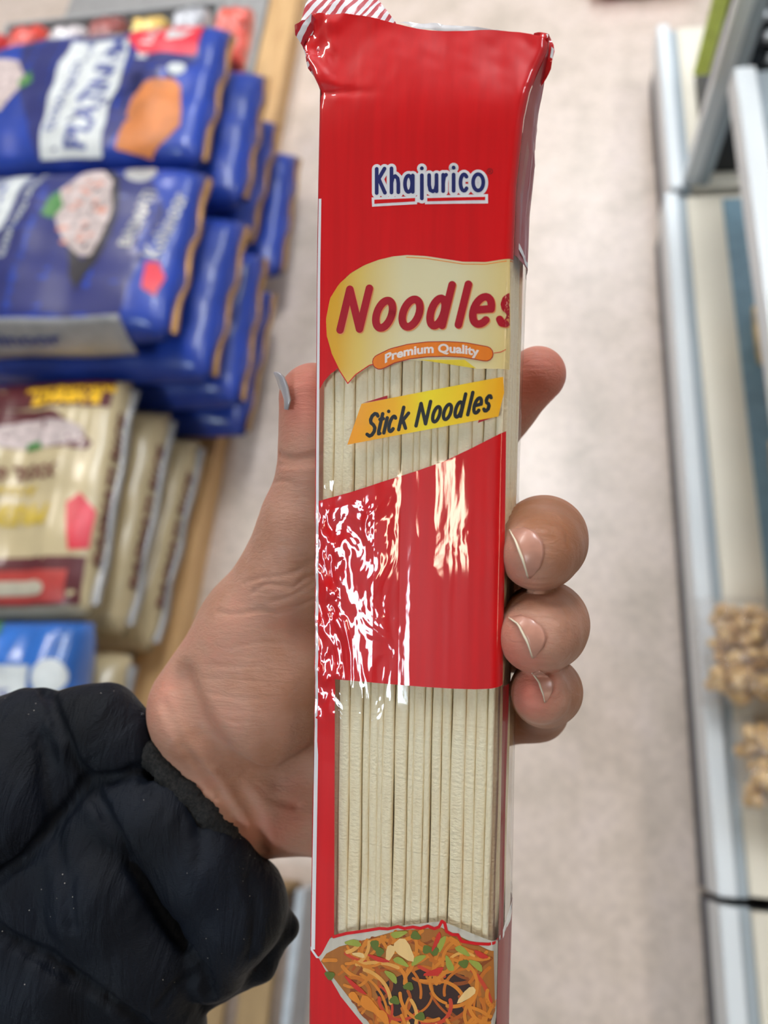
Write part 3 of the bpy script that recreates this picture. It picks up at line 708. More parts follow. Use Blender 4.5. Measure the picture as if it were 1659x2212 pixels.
cuts = [G_([(602, 982), (618, 990), (640, 992), (665, 986), (690, 984)], .7, 1.3), G_([(600, 1003), (640, 1006), (690, 1000)], .3, .9),
        G_([(588, 1044), (606, 1038), (630, 1042)], .25, .8),
        G_(jit([(528, 1258), (560, 1250), (600, 1246), (640, 1232), (690, 1205)], 4, 1), .25, .9), G_(jit([(540, 1276), (580, 1264), (630, 1268), (660, 1250), (690, 1240)], 4, 2), .35, 1.0),
        G_(jit([(470, 1322), (520, 1326), (560, 1320), (600, 1322), (650, 1312), (695, 1285)], 3, 3), .35, 1.0), G_(jit([(590, 1300), (630, 1290), (680, 1260)], 3, 4), .25, .8),
        G_(jit([(440, 1432), (500, 1440), (560, 1434)], 4, 5), .12, .7), G_(jit([(430, 1462), (500, 1470), (580, 1474)], 4, 6), .12, .7), G_(jit([(450, 1500), (530, 1516), (600, 1512)], 4, 7), .12, .7), G_(jit([(520, 1390), (590, 1385), (640, 1395)], 4, 8), .12, .7),
        G_([(385, 1475), (402, 1535), (432, 1592), (480, 1645), (540, 1685), (600, 1688), (650, 1664), (700, 1630)], 3.6, 6.0),
        G_([(470, 1655), (515, 1705), (552, 1765), (568, 1840)], 1.1, 3.0), G_([(500, 1655), (560, 1700), (590, 1728), (640, 1740)], .5, 2.0),
        G_([(350, 1520), (395, 1620), (465, 1700), (520, 1790)], .5, 2.5),
        G_(jit([(1176, 1104), (1190, 1125), (1200, 1150)], 2, 9), .15, .6), G_([(1178, 1340), (1190, 1360), (1188, 1390)], .2, .7), G_([(1126, 1138), (1150, 1142), (1170, 1156), (1180, 1180), (1179, 1208), (1168, 1236)], .28, .6), G_([(1125, 1326), (1153, 1334), (1178, 1352), (1186, 1377), (1178, 1404)], .28, .6), G_([(1168, 1444), (1188, 1456), (1200, 1475), (1198, 1497)], .22, .6), G_(jit([(1205, 1118), (1222, 1150), (1226, 1190)], 3, 11), .12, .6), G_(jit([(1205, 1300), (1224, 1330), (1230, 1370)], 3, 12), .12, .6)]
hand.cuts = cuts
tips = [(C(1112, 1215, 160), 8, .7), (C(1108, 1405, 160), 9, .9), (C(1135, 1500, 162), 9, .95), (C(1165, 800, 196), 20, .9), (C(672, 850, 182), 17, .95), (C(640, 1300, 190), 22, .45), (C(600, 1850, 200), 30, .5), (C(350, 1530, 200), 22, .5)]
def flush(V):
    o = 0.36 - 0.34 * np.clip((V[:, 0] - 15) / 22, 0, 1) - 0.12 * np.clip((V[:, 2] + 200) / 20, 0, 1) * (V[:, 0] > 10)
    for c, r, a in tips: o = np.maximum(o, a * np.exp(-((V - c) ** 2).sum(1) / (r * r) ** 1.0))
    return o
hand_o = organic('hand', hand, (-118, -150, -250), (64, 50, -148), 1.15, m_skin, person, True, flush)
m_nail = flat('fingernail', (0.50, 0.235, 0.165), 0.32, 0.5, 0.15, nscale=300); m_rim = flat('nail_free_edge', (0.78, 0.68, 0.50), 0.4)
def nail(free, root, rim=5.0, lift=0.40, mat=m_nail, lbl=None):
    n, m = 14, 9
    def res(P, k):
        P = np.array(P, float); s = np.r_[0, np.cumsum(np.linalg.norm(np.diff(P, axis=0), axis=1))]; t = np.linspace(0, s[-1], k); return np.stack([np.interp(t, s, P[:, 0]), np.interp(t, s, P[:, 1])], 1)
    A_, B_ = res(free, n), res(root, n); vs, fs = [], []
    mid = hand.march(*(A_.mean(0) * .5 + B_.mean(0) * .5))[0]
    for j in range(m):
        t = j / (m - 1); P = A_ * (1 - t) + B_ * t; Q = hand.march(P[:, 0], P[:, 1])
        for i in range(n):
            e = math.sin(math.pi * i / (n - 1)) ** .5; q = Q[i]; q = q * (1 - (0.12 + lift * (1 - t) ** 1.5 * (0.3 + 0.7 * e) + 0.18 * e) / np.linalg.norm(q)); vs.append(q)
    for j in range(m - 1):
        for i in range(n - 1): k = j * n + i; fs.append((k, k + 1, k + n + 1, k + n))
    def fin(name, vs, mat, parent):
        Wd = [to_world(v) - np.array(person.location) for v in vs]; me = mesh_pd(name, Wd, fs_); o = link(name, me, mat, parent)
        md = o.modifiers.new('thickness', 'SOLIDIFY'); md.thickness = 0.00035; md.offset = 0; return o
    fs_ = fs; o = fin('fingernail', vs, mat, person)
    vs2 = []; d = (A_ - B_.mean(0)); d = d / np.linalg.norm(d, axis=1)[:, None]
    for i in range(n):
        w = rim * (0.35 + 0.65 * math.sin(math.pi * i / (n - 1))); a = vs[i] * 0.9995; pa = A_[i] + d[i] * w; dep = -a[2]; vs2 += [a, C(pa[0], pa[1], dep)]
    fs_ = [(2 * i, 2 * i + 1, 2 * i + 3, 2 * i + 2) for i in range(n - 1)]; fin('nail_free_edge', vs2, m_rim, o)
    if lbl: o['label'] = lbl
nail([(1101, 1145), (1116, 1170), (1131, 1207), (1141, 1248)], [(1132, 1139), (1157, 1150), (1172, 1172), (1175, 1198), (1166, 1226), (1146, 1249)])
nail([(1099, 1334), (1121, 1349), (1140, 1383), (1150, 1420)], [(1125, 1329), (1153, 1339), (1172, 1357), (1180, 1377), (1172, 1400), (1153, 1422)])
nail([(1150, 1454), (1166, 1474), (1174, 1499), (1177, 1517)], [(1166, 1448), (1183, 1459), (1195, 1475), (1193, 1495), (1180, 1517)], 3.5, .4)
# thumb nail, seen from its edge at the far left of the thumb
tn = [(599, 806), (611, 815), (619, 835), (625, 864), (619, 885)]; tm = [(592, 805), (598, 822), (604, 842), (611, 864), (618, 885)]
vs, fs = [], []
for i in range(5):
    a = C(*tn[i], 178.2); b = C(*tm[i], 186.5); mdp = (a + b) / 2 + np.array([-0.5, 0, 0.5]); c = C(tm[i][0] + 6, tm[i][1], 193); vs += [a, mdp, b, c]
for i in range(4):
    for k in range(3): q = i * 4 + k; fs.append((q, q + 1, q + 5, q + 4))
o = link('fingernail', mesh_pd('fingernail', [to_world(v) - np.array(person.location) for v in vs], fs), flat('thumbnail', (0.42, 0.38, 0.39), 0.3, 0.6, 0.3), person)
md = o.modifiers.new('thickness', 'SOLIDIFY'); md.thickness = 0.0005; o['label'] = 'thumbnail seen from its edge'

def jacket_mat():
    t = NT('black_quilted_nylon'); n = t.noise(t.coords(), 30, 4)
    base = t.ramp(n, [(0.3, (0.0035, 0.0042, 0.0065)), (0.7, (0.007, 0.010, 0.018))])
    vo = t.add('ShaderNodeTexVoronoi'); vo.inputs['Scale'].default_value = 480; t.c(t.coords(), vo.inputs['Vector'])
    d = t.math('LESS_THAN', vo.outputs['Distance'], 0.075); sel = t.math('GREATER_THAN', t.noise(t.coords(), 70, 2), 0.58)
    mx = t.add('ShaderNodeMix', data_type='RGBA'); t.c(t.math('MULTIPLY', d, sel), mx.inputs[0]); t.c(base, mx.inputs[6]); mx.inputs[7].default_value = (0.35, 0.32, 0.28, 1)
    t.c(mx.outputs[2], t.bsdf.inputs['Base Color']); t.set(t.bsdf, Roughness=0.52); t.bsdf.inputs['Specular IOR Level'].default_value = 0.16
    w = t.noise(t.coords((1.3, .3, .6)), 85, 5, 0.6, 1.0); b = t.bump(w, 0.9, 0.0022); f = t.noise(t.coords((1, 5, 1)), 1100, 3)
    t.c(t.bump(f, 0.7, 0.00025, b), t.bsdf.inputs['Normal']); return t.m
sl = Field()
sl.cones([(-300, 2020, 228, 44), (60, 1860, 222, 36), (250, 1780, 215, 23), (400, 1840, 213, 15), (500, 1940, 213, 13)], 8, 3)
sl.cones([(30, 1700, 208, 25), (-120, 1830, 210, 32), (-260, 1950, 212, 36)], 4, 2.5)
sl.cones([(0, 1610, 206, 13), (70, 1587, 206, 12.7), (110, 1620, 205, 11)], 3, 5.0)
sl.cones([(160, 1572, 205, 11.5), (215, 1577, 205, 12.5), (256, 1612, 204, 10.5), (285, 1668, 202, 7.5)], 4, 2.0)
sl.cones([(262, 1745, 201, 11), (350, 1768, 201, 12.0), (436, 1862, 201, 12.8), (510, 1965, 204, 13.5), (462, 2070, 206, 11)], 5, 2.0)
sl.cones([(150, 1790, 204, 12), (225, 1900, 203, 17), (310, 2050, 206, 17), (335, 2230, 210, 15)], 5, 2.2)
sl.cones([(60, 1900, 206, 17), (120, 2060, 206, 20), (150, 2250, 210, 22)], 5, 4)
sl.cones([(-60, 2120, 202, 16), (40, 2240, 203, 17)], 3, 3.0)
sl.cones([(545, 1935, 209, 9), (614, 2004, 211, 3.4)], 2, 4.0)
sl.cones([(614, 2004, 211, 3.4), (560, 2080, 212, 5.0), (455, 2135, 212, 5.0)], 2, 4.0)
sl.cones([(170, 1650, 206, 11), (230, 1720, 206, 11)], 3, 5)
sg = sl.groove
sl.cuts = [sg([(100, 1492), (125, 1560), (150, 1620), (190, 1690)], 1.8, 2.0, 6, -0.5), sg([(190, 1690), (120, 1782), (60, 1850), (0, 1895), (-80, 1940)], 1.8, 2.0, 6, -0.5),
           sg([(190, 1690), (262, 1676), (300, 1668), (345, 1672)], 1.8, 2.0, 6, -0.5), sg([(195, 1705), (245, 1790), (320, 1930), (400, 2040), (440, 2100), (452, 2150)], 1.8, 2.0, 6, -0.5),
           sg([(-20, 2000), (70, 2055), (180, 2120), (330, 2230)], 1.8, 2.0, 6, -0.5), sg([(440, 2100), (380, 2130), (350, 2170)], .8, 2.5),
           sg([(115, 1800), (140, 1900), (150, 2000)], .5, 4), sg([(95, 1600), (100, 1700), (112, 1780)], .4, 4), sg([(420, 1740), (440, 1800), (430, 1860)], .4, 3.5), sg([(540, 1900), (555, 1980), (545, 2060)], .6, 3)]
def wr(P):
    x, y, z = P.T
    return 0.16 * np.sin(x * 0.55 + 1.2 * np.sin(y * .16 + z * .1)) * np.sin(y * 0.13 + x * .1) + 0.13 * np.sin(x * 1.1 - y * 0.5 + 1.5 * np.sin(y * .2)) * (np.sin(y * .21 + x * .13 + 1) > 0) * np.sin(y * .21 + x * .13 + 1) ** 2
sl.extra = wr
organic('jacket_sleeve', sl, (-165, -165, -252), (-20, -42, -176), 1.5, jacket_mat(), person, True)['label'] = 'black quilted jacket sleeve'
# knitted lining round the wrist
def knit_mat():
    t = NT('charcoal_knit'); n = t.noise(t.coords(), 900, 4, .8)
    t.c(t.ramp(n, [(0.40, (0.003, 0.003, 0.004)), (0.75, (0.035, 0.032, 0.028))]), t.bsdf.inputs['Base Color']); t.set(t.bsdf, Roughness=0.95); t.c(t.bump(n, 1, 0.0012), t.bsdf.inputs['Normal']); return t.m
kp = [(316, 1580), (340, 1625), (372, 1665), (410, 1708), (450, 1752), (490, 1800), (530, 1845), (572, 1888)]; kq = hand.march([p[0] for p in kp], [p[1] for p in kp])
kn = Field(); kn.cones([(p[0] - 6, p[1] + 5, -q[2] + 1.0, 3.6 + .3 * (k % 2)) for k, (p, q) in enumerate(zip(kp, kq))], 1.5, 1)
kn.extra = lambda P: 0.35 * np.sin(P[:, 0] * 2.3 + P[:, 1] * 1.1) * np.sin(P[:, 1] * 2.6 - P[:, 0])
organic('cuff_lining', kn, (-82, -126, -235), (-20, -50, -180), 0.9, knit_mat(), person, False)
sn = Field(); sn.ell((300, 1549, 203), (1.7, 1.1, 1.2), .6); organic('snap', sn, (-76, -64, -208), (-66, -54, -198), .35, flat('black_metal', (0.03, 0.04, 0.05), 0.25, 0.8), person, False)

# ------------------------------------------------------------------ goods on the left
def gp(px, py, z):
    d = RW @ np.array([px - CX, CY - py, -F]); t = (z - H) / d[2]; return EYE + d * t
def bag_mesh(L, Wd, Hh, seed, n=34):
    """pillow bag: length along x, flattened, soft folds"""
    r = np.random.RandomState(seed); ph = r.uniform(0, 6.28, 6); vs, fs = [], []
    m = 26; K = 20
    for s in (1, -1):
        for j in range(m + 1):
            for i in range(n + 1):
                u = -1 + 2 * i / n; v = -1 + 2 * j / m; vs.append(bag_pt(u, v, L, Wd, Hh, ph, s))
        b = len(vs) - (m + 1) * (n + 1)
        for j in range(m):
            for i in range(n):
                k = b + j * (n + 1) + i; q = (k, k + 1, k + n + 2, k + n + 1); fs.append(q if s > 0 else q[::-1])
    me = mesh_pd('bag_body', vs, fs); bm = bmesh.new(); bm.from_mesh(me); bmesh.ops.remove_doubles(bm, verts=bm.verts[:], dist=1e-5); bm.to_mesh(me); bm.free()
    me.polygons.foreach_set('use_smooth', [True] * len(me.polygons)); return me, ph
def bag_pt(u, v, L, Wd, Hh, ph, s=1, off=0.0):
    e = max(0.0, (1 - abs(u) ** 6) * (1 - abs(v) ** 5)); h = Hh / 2 * e ** 0.42
    x = u * L / 2 * (1 - 0.02 * abs(v) ** 4); y = v * Wd / 2 * (1 - 0.03 * abs(u) ** 6)
    wv = 0.004 * math.sin(9 * u + ph[0] + 2 * v) + 0.003 * math.sin(13 * v + ph[1] + 3 * u) + 0.002 * math.sin(23 * u + ph[2])
    return (x, y, s * h + (wv * e if s > 0 else 0) + off)
def bag_print(name, polys, mat, parent, L, Wd, Hh, ph, off=0.0012, step=(0.1, 0.1), label=None):
    return art(name, polys, mat, parent, off, step, lambda x, y, o: bag_pt(max(-1, min(1, x)), -max(-1, min(1, y)), L, Wd, Hh, ph, 1, o), label=label)
def bag_text(name, s, at, size, rot, mat, parent, L, Wd, Hh, ph, bold=0.02, label=None):
    P, w = text_polys(s, 1.0, bold); q = []
    for p in P:
        pts = []
        for x, y in p:
            X, Y = (x - w / 2) * size, (y - .35) * size; c, sn_ = math.cos(rot), math.sin(rot)
            wx, wy = at[0] * L / 2 + X * c - Y * sn_, at[1] * Wd / 2 + X * sn_ + Y * c; pts.append((wx / (L / 2), -wy / (Wd / 2)))
        q.append(pts)
    return bag_print(name, q, mat, parent, L, Wd, Hh, ph, 0.002, (0.12, 0.12), label)
def rc(x0, x1, y0, y1): return [(x0, -y0), (x1, -y0), (x1, -y1), (x0, -y1)]
def q4(*p): return [(a, -b) for a, b in p]
BLUE = flat('blue_laminated_film', (0.014, 0.045, 0.30), 0.36, 0.5, 0.25, nscale=9, namp=.25); NAVYP = flat('navy_print', (0.022, 0.026, 0.135), 0.38, 0.5, 0.2, nscale=9)
WHT = flat('white_bag_print', (0.56, 0.58, 0.57), 0.4); BRED = flat('red_badge_print', (0.62, 0.02, 0.04), 0.4); GOLD = flat('gold_trim', (0.28, 0.14, 0.04), 0.3, metal=.4)
TXT = flat('dark_blue_text_print', (0.05, 0.07, 0.25), 0.4); RICE = flat('rice_picture_print', (0.48, 0.39, 0.37), 0.6, nscale=60, namp=.35); LEAF = flat('leaf_print', (0.06, 0.20, 0.05), 0.5)
OHAND = flat('orange_hand_print', (0.50, 0.16, 0.04), 0.5, nscale=14, namp=.35); SALM = flat('salmon_fleck_print', (0.62, 0.26, 0.18), 0.6); SILV = flat('silver_band_print', (0.42, 0.41, 0.40), 0.35, metal=.3); DARK = flat('dark_bowl_print', (0.03, 0.025, 0.03), 0.5)
CREAM = flat('cream_laminated_film', (0.50, 0.40, 0.23), 0.34, 0.5, 0.3, nscale=12); MAR = flat('maroon_print', (0.10, 0.018, 0.022), 0.35, 0.5, .3); YEL = flat('yellow_print', (0.92, 0.52, 0.02), 0.4); BRN = flat('brown_text_print', (0.16, 0.055, 0.04), 0.5)
GLD2 = flat('old_gold_text_print', (0.55, 0.38, 0.05), 0.4); HOLE = flat('handle_hole_print', (0.45, 0.40, 0.30), 0.5); SKY = flat('sky_blue_film', (0.022, 0.12, 0.42), 0.3, 0.5, .4, nscale=10, namp=.4)

def blue_bag(loc, seed, detail, label, rot=0.0, L=.56, Wd=.40, Hh=.13, first=None):
    L, Hh = .60, .104
    r = empty('rice_bag', loc, (0, 0, rot)); tag(r, label, 'rice bag', 'blue rice bags in the floor stacks')
    me, ph = bag_mesh(L, Wd, Hh, seed); link('bag_body', me, BLUE, r)
    # gold seam along the aisle end, lying on the edge of the bag
    sm = [(L / 2 * 0.995, v * Wd / 2 * .92, 0.004 * math.sin(9 * v + seed)) for v in np.linspace(-1, 1, 17)]; bm = bmesh.new()
    vs = []
    for x, y, z in sm:
        vs.append([bm.verts.new((x - .004, y, z + .007)), bm.verts.new((x + .007, y, z + .002 + .003 * math.sin(y * 60 + seed))), bm.verts.new((x + .007, y, z - .001 + .003 * math.sin(y * 60 + seed))), bm.verts.new((x - .004, y, z - .007))])
    for a, b in zip(vs[:-1], vs[1:]):
        for k in range(4): bm.faces.new((a[k], a[(k + 1) % 4], b[(k + 1) % 4], b[k]))
    bmesh.ops.recalc_face_normals(bm, faces=bm.faces[:]); bm_obj('gold_seam', bm, GOLD, r, True)
    P = (L, Wd, Hh, ph)
    if detail == 1:      # far top bag: white name plate, red badge, orange hand
        bag_print('navy_panel', [q4((-.66, .93), (.84, .93), (.84, .30), (.25, .29), (.33, -.90), (-.18, -.92), (-.5, .1))], NAVYP, r, *P, off=.0007)
        bag_print('name_plate', [q4((-.16, -.93), (.31, -.95), (.29, -.35), (.33, .19), (.30, .66), (-.16, .70), (-.19, .17))], WHT, r, *P)
        bag_text('name_lettering', 'PLATINUM', (.16, -.08), .068, math.radians(84), TXT, r, *P, bold=.03)
        bag_text('small_lettering', 'EXTRA LONG GRAIN', (-.06, .05), .030, math.radians(84), TXT, r, *P)
        bag_text('small_lettering', 'PURE', (.06, .82), .04, 0, SILV, r, *P)
        bag_print('red_badge', [q4((.27, .68), (.36, .93), (.82, .93), (.83, .38), (.41, .39))], BRED, r, *P, off=.0018)
        bag_text('badge_lettering', 'Kohinoor', (.46, .66), .036, math.radians(84), WHT, r, *P, bold=.03)
        bag_print('badge_star', [q4((.60, .55), (.70, .62), (.76, .82), (.66, .74), (.58, .80))], WHT, r, *P, off=.0026)
        bag_print('round_mark', [[(.73 + .06 * math.cos(t), -(.13 + .10 * math.sin(t))) for t in np.linspace(0, 6.28, 17)[:-1]]], WHT, r, *P, off=.0018)
        bag_print('hand_picture', [q4((.41, -.89), (.44, -.51), (.47, -.25), (.51, -.06), (.56, -.04), (.585, -.18), (.56, -.42), (.60, -.58), (.68, -.58), (.72, -.42), (.70, -.10), (.73, -.03), (.78, -.10), (.80, -.28), (.84, -.47), (.85, -.66), (.80, -.80), (.67, -.98))], OHAND, r, *P, off=.0018)
        bag_print('rice_picture', [q4((-.80, .60), (-.60, .54), (-.46, .21), (-.5, -.07), (-.57, -.27), (-.85, -.35), (-.95, .2))], RICE, r, *P, off=.0018)
        bag_print('leaf_picture', [q4((-.52, .18), (-.42, .28), (-.40, .14), (-.48, .05))], LEAF, r, *P, off=.0026)
    if detail == 2:      # near top bag: bowl of rice, white plate, silver near edge
        bag_print('navy_panel', [q4((-.98, .95), (.62, .92), (.84, .3), (.70, -.94), (-.98, -.94))], NAVYP, r, *P, off=.0007)
        bag_print('name_plate', [q4((-.98, .95), (-.22, .95), (-.25, .15), (-.30, .05), (-.98, -.1))], WHT, r, *P)
        bag_text('name_lettering', 'PLATINUM', (-.48, .5), .065, math.radians(84), TXT, r, *P, bold=.03)
        bag_text('small_lettering', 'EXTRA LONG GRAIN RICE', (-.16, .45), .022, math.radians(84), WHT, r, *P)
        bag_print('dark_bowl_picture', [q4((.18, .94), (.30, .94), (.46, .78), (.53, .45), (.54, -.02), (.46, -.42), (.36, -.64), (.34, -.40), (.20, .1), (.10, .70))], DARK, r, *P, off=.0016)
        bag_print('rice_picture', [q4((.30, .92), (.44, .68), (.50, .32), (.49, -.04), (.43, -.22), (.34, -.20), (.22, -.05), (.08, .28), (.06, .64), (.17, .88))], RICE, r, *P, off=.0022)
        rn = random.Random(3); bag_print('salmon_flecks', [[(x + .03 * math.cos(t + x), -(y + .022 * math.sin(t))) for t in np.linspace(0, 6.28, 7)[:-1]] for x, y in [(rn.uniform(.12, .44), rn.uniform(-.08, .75)) for _ in range(22)]], SALM, r, *P, off=.003)['kind'] = 'stuff'
        bag_print('leaf_picture', [q4((-.02, .32), (.0, .5), (.06, .62), (.12, .42), (.06, .28))], LEAF, r, *P, off=.003)
        bag_print('oval_mark', [[(.60 + .11 * math.cos(t), -(.82 + .12 * math.sin(t))) for t in np.linspace(0, 6.28, 21)[:-1]]], SILV, r, *P, off=.0018)
        bag_text('small_lettering', 'BASMATI', (.68, .20), .036, math.radians(82), SILV, r, *P, bold=.03)
        bag_text('side_lettering', 'Kohinoor', (.86, .16), .042, math.radians(82), SILV, r, *P, bold=.02)
        bag_print('red_badge', [q4((.80, -.30), (.87, -.28), (.93, -.45), (.90, -.66), (.82, -.60))], BRED, r, *P, off=.0018)
    return r
TOPZ = 0.458
b = blue_bag((-.925, 1.335, TOPZ), 1, 1, 'top blue rice bag of the far stack with orange hand picture')
b = blue_bag((-.905, .917, TOPZ), 2, 2, 'top blue rice bag of the near stack with rice bowl picture')
names = ['second', 'third', 'lowest']
for k, (dx, dr) in enumerate([(.045, .02), (.03, -.03), (.06, .02)]):
    blue_bag((-.925 + dx, 1.335, TOPZ - .113 * (k + 1)), 11 + k, 0, '%s blue rice bag of the far stack beyond the near blue stack' % names[k], dr)
for k, (dx, dr) in enumerate([(.04, -.02), (.05, .02), (.03, -.02)]):
    r = blue_bag((-.905 + dx, .905, TOPZ - .113 * (k + 1)), 21 + k, 0, '%s blue rice bag of the near blue stack, beside the cream bags' % names[k], dr)
# silver end of the near blue bag
r_near = [o for o in COL.objects if o.get('label', '').startswith('top blue rice bag of the near')][0]
bm = bmesh.new(); prev = None
for j, t in enumerate(np.linspace(0, 1, 8)):
    row = [bm.verts.new((-.28 + .50 * u, -.185 - .024 * math.sin(t * 1.5), .054 - t * .085 + .003 * math.sin(u * 14))) for u in np.linspace(0, 1, 24)]
    if prev:
        for i in range(23): bm.faces.new((prev[i], row[i], row[i + 1], prev[i + 1]))
    prev = row
o = bm_obj('silver_end', bm, SILV, r_near, True); md = o.modifiers.new('thickness', 'SOLIDIFY'); md.thickness = .003; o['label'] = 'silver end face with dark lettering'
P_, w_ = text_polys('Kohinoor', 1, .03); bm = bmesh.new()
for p in P_:
    q = []
    for x, y in p: tt = .62 - y * .42; q.append((-.13 + x / w_ * .22, -.187 - .024 * math.sin(tt * 1.5), .0575 - tt * .085))
    try: bm.faces.new([bm.verts.new(c) for c in q])
    except ValueError: pass
bm_obj('end_lettering', bm, TXT, r_near)

def cream_bag(loc, seed, top, label, rot=0.0):
    L, Wd, Hh = .36, .48, .10
    r = empty('rice_bag', loc, (0, 0, rot)); tag(r, label, 'rice bag', 'cream rice bags in the floor stack'); me, ph = bag_mesh(L, Wd, Hh, seed); link('bag_body', me, CREAM, r); P = (L, Wd, Hh, ph)
    bm = bmesh.new()
    for s in (1,):
        pts = [(L / 2 * .97, y, 0.004 * math.sin(y * 40 + seed)) for y in np.linspace(-Wd / 2 * .9, Wd / 2 * .9, 20)]; vv = [[bm.verts.new((x, y, z + .004)), bm.verts.new((x + .018, y, z + .004 * math.sin(y * 50))), bm.verts.new((x, y, z - .004))] for x, y, z in pts]
        for a, b_ in zip(vv[:-1], vv[1:]):
            for k in range(3): bm.faces.new((a[k], a[(k + 1) % 3], b_[(k + 1) % 3], b_[k]))
    bmesh.ops.recalc_face_normals(bm, faces=bm.faces[:]); bm_obj('silver_seam', bm, SILV, r, True)
    if top:
        bag_print('maroon_band', [rc(-.97, .90, .66, .93)], MAR, r, *P, label='maroon band with yellow lettering')
        bag_text('yellow_lettering', 'EXTRA LONG GRAIN', (.42, .84), .019, math.pi, YEL, r, *P, bold=.05)
        bag_text('yellow_lettering', 'BASMATI', (.42, .74), .034, math.pi, YEL, r, *P, bold=.08)
        bag_print('maroon_arc', [q4((-.9, .46), (-.3, .66), (.35, .62), (.80, .34), (.76, .28), (.3, .54), (-.3, .56), (-.9, .36))], MAR, r, *P)
        bag_print('rice_picture', [[(.15 + .55 * math.cos(t), -(.42 + .13 * math.sin(t))) for t in np.linspace(0, 6.28, 25)[:-1]]], RICE, r, *P, off=.002)
        bag_print('leaf_picture', [q4((.1, .34), (.25, .35), (.32, .28), (.12, .27))], LEAF, r, *P, off=.003)
        bag_text('brown_lettering', 'XXXL GRAIN', (-.05, .09), .034, math.pi, BRN, r, *P, bold=.05)
        bag_text('gold_lettering', 'Aromatic', (.0, -.06), .03, math.pi, GLD2, r, *P)
        bag_text('gold_lettering', 'PREMIUM', (-.05, -.26), .050, math.pi, GLD2, r, *P, bold=.05)
        bag_print('red_badge', [q4((.66, -.16), (.78, -.08), (.94, -.22), (.94, -.52), (.78, -.54))], BRED, r, *P, off=.002)
        bag_print('maroon_band', [rc(-.97, .93, -.93, -.58)], MAR, r, *P, label='maroon handle end')
        bag_print('red_label', [rc(-.97, .80, -.91, -.68)], flat('brick_red_print', (0.42, .045, .035), .4), r, *P, off=.0018)
        bag_print('handle_hole', [[(.30 + .22 * (1 if math.cos(t) > 0 else -1) + .08 * math.cos(t), -(-.81 + .05 * math.sin(t))) for t in np.linspace(0, 6.28, 25)[:-1]]], HOLE, r, *P, off=.003, label='oval carry handle hole')
    # brown lettering on the side that faces the aisle
    P_, w_ = text_polys('BASMATI RICE', 1, .04); bm = bmesh.new()
    for p in P_:
        q = [((x / w_ - .5) * .30, (y / .7) * .026 - .013) for x, y in p]
        try: bm.faces.new([bm.verts.new((L / 2 + .0 - .002 - abs(z) * .35 + .006, y, z + .016)) for y, z in q])
        except ValueError: pass
    bm_obj('side_lettering', bm, BRN, r)
    return r
cream_bag((-.895, .455, .350), 3, True, 'topmost cream rice bag with maroon bands and a carry handle', .07)
cream_bag((-.875, .455, .240), 4, False, 'middle cream rice bag directly under the one with the maroon bands', .02)
cream_bag((-.865, .455, .130), 5, False, 'lowest cream rice bag resting on the wooden pallet', -.03)
# sky-blue bag nearest the sleeve
def sky_bag():
    L, Wd, Hh = .34, .34, .12; r = empty('rice_bag', (-.845, .045, .355), (0, 0, .07)); tag(r, 'light blue rice bag with a white label and round mark, above the sleeve', 'rice bag')
    me, ph = bag_mesh(L, Wd, Hh, 8); link('bag_body', me, SKY, r); P = (L, Wd, Hh, ph)
    bag_print('white_label', [rc(-.98, .60, -.3, .50)], WHT, r, *P); bag_text('label_lettering', 'BASMATI RICE', (-.1, .22), .03, 0, TXT, r, *P)
    bag_print('round_mark', [[(.80 + .15 * math.cos(t), -(.40 + .17 * math.sin(t))) for t in np.linspace(0, 6.28, 25)[:-1]]], WHT, r, *P, off=.002)
    bag_print('leaf_picture', [q4((-.1, .92), (.15, .95), (.2, .8), (-.05, .76))], LEAF, r, *P, off=.003); bag_print('rice_picture', [q4((-.6, .95), (-.2, .95), (-.2, .78), (-.6, .76))], RICE, r, *P, off=.003)
sky_bag()
cream2 = cream_bag((-.855, -.045, .225), 6, False, 'cream rice bag lying under the light blue bag', .01)
# wooden pallet
def wood_mat(nm, c0, c1):
    t = NT(nm); f = t.noise(t.coords((8, 1, 8)), 6, 5, .6); t.c(t.ramp(f, [(.3, c0), (.7, c1)]), t.bsdf.inputs['Base Color']); t.set(t.bsdf, Roughness=.6); return t.m
mw = wood_mat('tan_wood', (.50, .29, .12), (.68, .43, .20))
def pallet(x0, x1, y0, y1, z, label, mat=mw):
    r = empty('pallet', ((x0 + x1) / 2, (y0 + y1) / 2, 0)); tag(r, label, 'pallet'); w, l = (x1 - x0) / 2, (y1 - y0) / 2
    for k in range(5):
        a = -w + (2 * w - .09) * k / 4; bm = bmesh.new(); bm_box(bm, a, a + .09, -l, l, z - .02, z, .002); bm_obj('deck_board', bm, mat, r)
    for s in (-1, 0, 1):
        bm = bmesh.new(); bm_box(bm, s * (w - .03) - .03, s * (w - .03) + .03, -l, l, 0, z - .021, .002); bm_obj('bearer', bm, mat, r)
    return r
pallet(-1.30, -.675, -.13, 1.58, .064, 'tan wooden pallet under the stacked rice bags on the left')
tag(box_obj('wooden_plank', (-.775, -.685, 1.60, 3.2, 0, .075), mw, None, .003), 'long tan wooden plank on the floor beyond the pallet, along the aisle', 'plank')
tag(box_obj('display_base', (-1.5, -.785, 1.60, 3.2, 0, .07), flat('grey_board', (.30, .29, .28), .6), None, .003), 'low grey display base on the floor under the far packets', 'display base')
